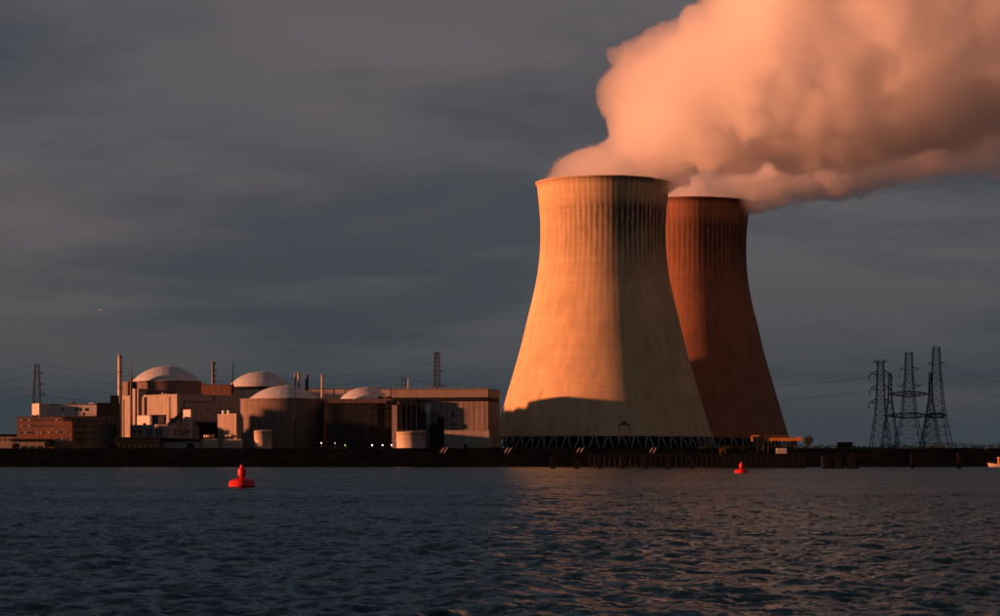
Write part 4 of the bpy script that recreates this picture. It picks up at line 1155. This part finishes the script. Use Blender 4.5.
# ------------------------------------------------------------------ plants
def leaf_cloud(n, cen, rad, size, r):
    d = r.normal(size=(n, 3)); d /= np.linalg.norm(d, axis=1)[:, None]
    rr_ = r.uniform(0.25, 1, n) ** 0.5
    lump = 0.75 + 0.35 * np.sin(d[:, 0] * 5 + 1) * np.sin(d[:, 1] * 4 + 2) * np.sin(d[:, 2] * 6) + r.normal(0, 0.08, n)
    p = np.array(cen) + d * (rr_ * lump)[:, None] * np.array(rad)
    a = r.normal(size=(n, 3)); a /= np.linalg.norm(a, axis=1)[:, None]
    b_ = np.cross(a, r.normal(size=(n, 3))); b_ /= np.linalg.norm(b_, axis=1)[:, None]
    s_ = size * r.uniform(0.6, 1.3, n)[:, None]
    V = np.stack([p - a * s_, p + b_ * s_ * 0.5, p + a * s_, p - b_ * s_ * 0.5], 1).reshape(-1, 3)
    return V
def leaf_mesh(name, V):
    me = bpy.data.meshes.new(name); n = len(V) // 4
    me.vertices.add(len(V)); me.vertices.foreach_set('co', V.astype(np.float32).ravel())
    me.loops.add(len(V)); me.loops.foreach_set('vertex_index', np.arange(len(V), dtype=np.int32))
    me.polygons.add(n); me.polygons.foreach_set('loop_start', np.arange(0, len(V), 4, dtype=np.int32))
    me.update(calc_edges=True)
    return me
pr_ = np.random.default_rng(8)
def tree(name, label, px, D, ytop, wpx, zb=GROUND, n=1500, m='leaf', cat='tree', size=0.42):
    h = PZ(ytop, D) - zb; w = PW(wpx, D) / 2
    t = thing(name, label, cat, (PX(px, D), D, zb))
    b = MB(); b.bar((0, 0, -0.3), (0.1, 0, h * 0.45), 0.22, 7, 0.14)
    for i in range(6):
        a = i * 1.05 + 0.3; b.bar((0.05, 0, h * (0.22 + 0.05 * i)), (math.cos(a) * w * 0.6, math.sin(a) * w * 0.6, h * (0.5 + 0.07 * i)), 0.1, 5, 0.03)
    b.build('trunk', M['bark'], t)
    V = []
    for i in range(7):
        a = i * 2.4; q = 0.45 * w * (i > 0)
        V.append(leaf_cloud(n // 7, (math.cos(a) * q, math.sin(a) * q, h * (0.5 + 0.07 * (i % 4))), (w * 0.62, w * 0.62, h * 0.32), size, pr_))
    link('crown', leaf_mesh('crown', np.vstack(V)), M[m], t)
tree('bush_tree', 'feathery small tree at the end of the orange crane', 808.5, 1384, 433.8, 11, n=900)
tree('bush_tree', 'dark round tree in front of the brick wing', 49.5, 1388, 438.2, 12, n=1300, m='leaf2')
tree('bush', 'low dark bush at the edge of the garage', 16, 1386, 443, 10, n=700, m='leaf2', cat='bush')
for i, (px, yt, w, lb) in enumerate(((705, 445.5, 12, 'behind the last mooring block of the row'), (717, 447, 9, 'just before the rusty hopper'), (729, 446, 11, 'just beyond the rusty hopper'), (742, 447.5, 10, 'above the farther red buoy'))):
    tree('bush', 'green shore bush ' + lb, px, 1372, yt, w, zb=9.8, n=500, cat='bush', size=0.35)
# belt of scrub along the right bank, and scrub on the crest to the left
V = []
for x in np.arange(PX(722, 1390), 620, 2.6):
    hh = 2.7 + 0.7 * math.sin(x * 0.05) + 0.5 * math.sin(x * 0.19 + 1) + pr_.uniform(-0.4, 0.6)
    px_ = 500 + x * F / 1390
    if px_ < 800: hh *= 0.62
    V.append(leaf_cloud(110, (x, 1391 + pr_.uniform(-5, 5), GROUND + 1.0 + hh * 0.35), (2.6, 3.0, hh * 0.9), 0.4, pr_))
o = link('shrubbery', leaf_mesh('shrubbery', np.vstack(V)), M['leaf2'])
tag(o, 'dark belt of scrub along the bank below the pylons', 'shrubbery', kind='stuff')
V = []
for x in np.arange(-420, PX(560, 1380), 3.4):
    V.append(leaf_cloud(40, (x, 1379 + pr_.uniform(-3, 3), 10.6), (2.6, 2.0, pr_.uniform(0.5, 1.4)), 0.34, pr_))
o = link('undergrowth', leaf_mesh('undergrowth', np.vstack(V)), M['leaf2'])
tag(o, 'dark rough growth along the crest of the dyke before the plant', 'undergrowth', kind='stuff')

# ------------------------------------------------------------------ buoys
def buoy(label, px, ywl, s_):
    D = EYE * F / (ywl - HOR)
    t = thing('channel_buoy', label, 'buoy', (PX(px, D), D, -0.1), 0.4, group='red channel buoys')
    t.scale = (s_, s_, s_)
    MB().lathe([(1.2, -0.9), (1.78, -0.5), (1.88, -0.1), (1.90, 0.25), (1.97, 0.28), (1.97, 0.5), (1.90, 0.53), (1.86, 0.95), (1.62, 1.18), (1.2, 1.28), (0.62, 1.48), (0.42, 1.62), (0.40, 1.72)], 40, True).build('float', M['red'], t)
    MB().lathe([(0.40, 1.70), (0.55, 1.82), (0.60, 1.95), (0.62, 2.55), (0.58, 2.78), (0.42, 2.92), (0.26, 2.98)], 24, True).build('can_body', M['red'], t)
    MB().lathe([(0.20, 2.96), (0.30, 3.02), (0.31, 3.16), (0.26, 3.34), (0.12, 3.44)], 16, True).build('lantern', M['red'], t)
    MB().lathe([(1.80, -0.35), (1.925, -0.05), (1.925, 0.2), (1.88, 0.22)], 40, True, cap=False).build('waterline_band', M['darker'], t)
    for i in range(4):
        a = i * math.pi / 2 + 0.4
        MB().bar((0.45 * math.cos(a), 0.45 * math.sin(a), 1.55), (1.05 * math.cos(a), 1.05 * math.sin(a), 1.28), 0.07, 6).build('strut', M['red'], t)
        MB().tube([(1.45 * math.cos(a) + 0.15 * math.cos(q), 1.45 * math.sin(a), 1.24 + 0.2 * math.sin(q)) for q in np.linspace(0, math.pi, 7)], 0.04, 5).build('lifting_eye', M['steel'], t)
    return t
buoy('larger looking bright red buoy floating before the domes', 242, 487.6, 1.0)
buoy('smaller looking bright red buoy floating before the loading platform', 741.4, 473.7, 1.03)

# ------------------------------------------------------------------ moored boat at the edge
D = 1322
t = thing('workboat', 'small white bowed workboat with an orange wheelhouse moored at the edge', 'boat', (PX(989, D), D, 0))
hl = []; Lb = 15.0; nst = 9
for i in range(nst):
    u = i / (nst - 1.0); x = u * Lb; bw = 2.1 * min(1.0, (u * 2.4 + 0.02)) ** 0.6; sh = 2.3 - 1.0 * min(1, u * 1.8)
    hl.append([(x - 0.9 * (1 - u), -bw, sh), (x, -bw * 0.72, 0.1), (x + 0.2, 0, -0.7), (x, bw * 0.72, 0.1), (x - 0.9 * (1 - u), bw, sh)])
V = [p for s_ in hl for p in s_]
f = [(i * 5 + j, i * 5 + j + 1, (i + 1) * 5 + j + 1, (i + 1) * 5 + j) for i in range(nst - 1) for j in range(4)] + [(i * 5 + 4, i * 5, (i + 1) * 5, (i + 1) * 5 + 4) for i in range(nst - 1)] + [(0, 4, 3, 2, 1), tuple((nst - 1) * 5 + j for j in range(5))]
MB().add(V, f).build('hull', M['tank'], t)
MB().box(5.2, 9.2, -1.3, 1.3, 1.25, 5.2).build('wheelhouse', M['orange'], t); MB().box(4.9, 9.5, -1.5, 1.5, 5.2, 5.45).build('roof', M['white'], t)
for i in range(3): MB().box(5.5 + i * 1.25, 6.5 + i * 1.25, -1.36, -1.28, 3.4, 4.6).build('window', M['glass'], t)
MB().bar((7, 0, 5.45), (7, 0, 8.4), 0.07).build('mast', M['steel'], t)
MB().tube([(0.1 - 0.7, 0, 3.1), (2, -1.5, 2.7), (4.6, -1.9, 2.4)], 0.05).build('rail', M['steel'], t)

# ------------------------------------------------------------------ gull
D = 560
t = thing('gull', 'lone white gull flying high before the dark sky', 'bird', (PX(100.4, D), D, PZ(310, D)), -0.9)
MB().lathe([(0.01, -0.26), (0.05, -0.2), (0.085, -0.08), (0.09, 0.03), (0.06, 0.14), (0.055, 0.2), (0.03, 0.26), (0.008, 0.32)], 12, True).build('body', M['white'], t).rotation_euler = (0, R(80), 0)
for s_ in (-1, 1):
    w_ = MB(); w_.add([(0.1, 0, 0.04), (0.16, s_ * 0.3, 0.18), (0.02, s_ * 0.66, 0.10), (-0.08, s_ * 0.3, 0.17), (-0.12, 0, 0.03),
                       (0.1, 0, 0.02), (0.16, s_ * 0.3, 0.165), (0.02, s_ * 0.66, 0.095), (-0.08, s_ * 0.3, 0.155), (-0.12, 0, 0.01)],
                      [(0, 1, 3, 4), (1, 2, 3), (5, 9, 8, 6), (6, 8, 7), (0, 5, 6, 1), (1, 6, 7, 2), (2, 7, 8, 3), (3, 8, 9, 4)])
    w_.build('wing', M['white'], t)
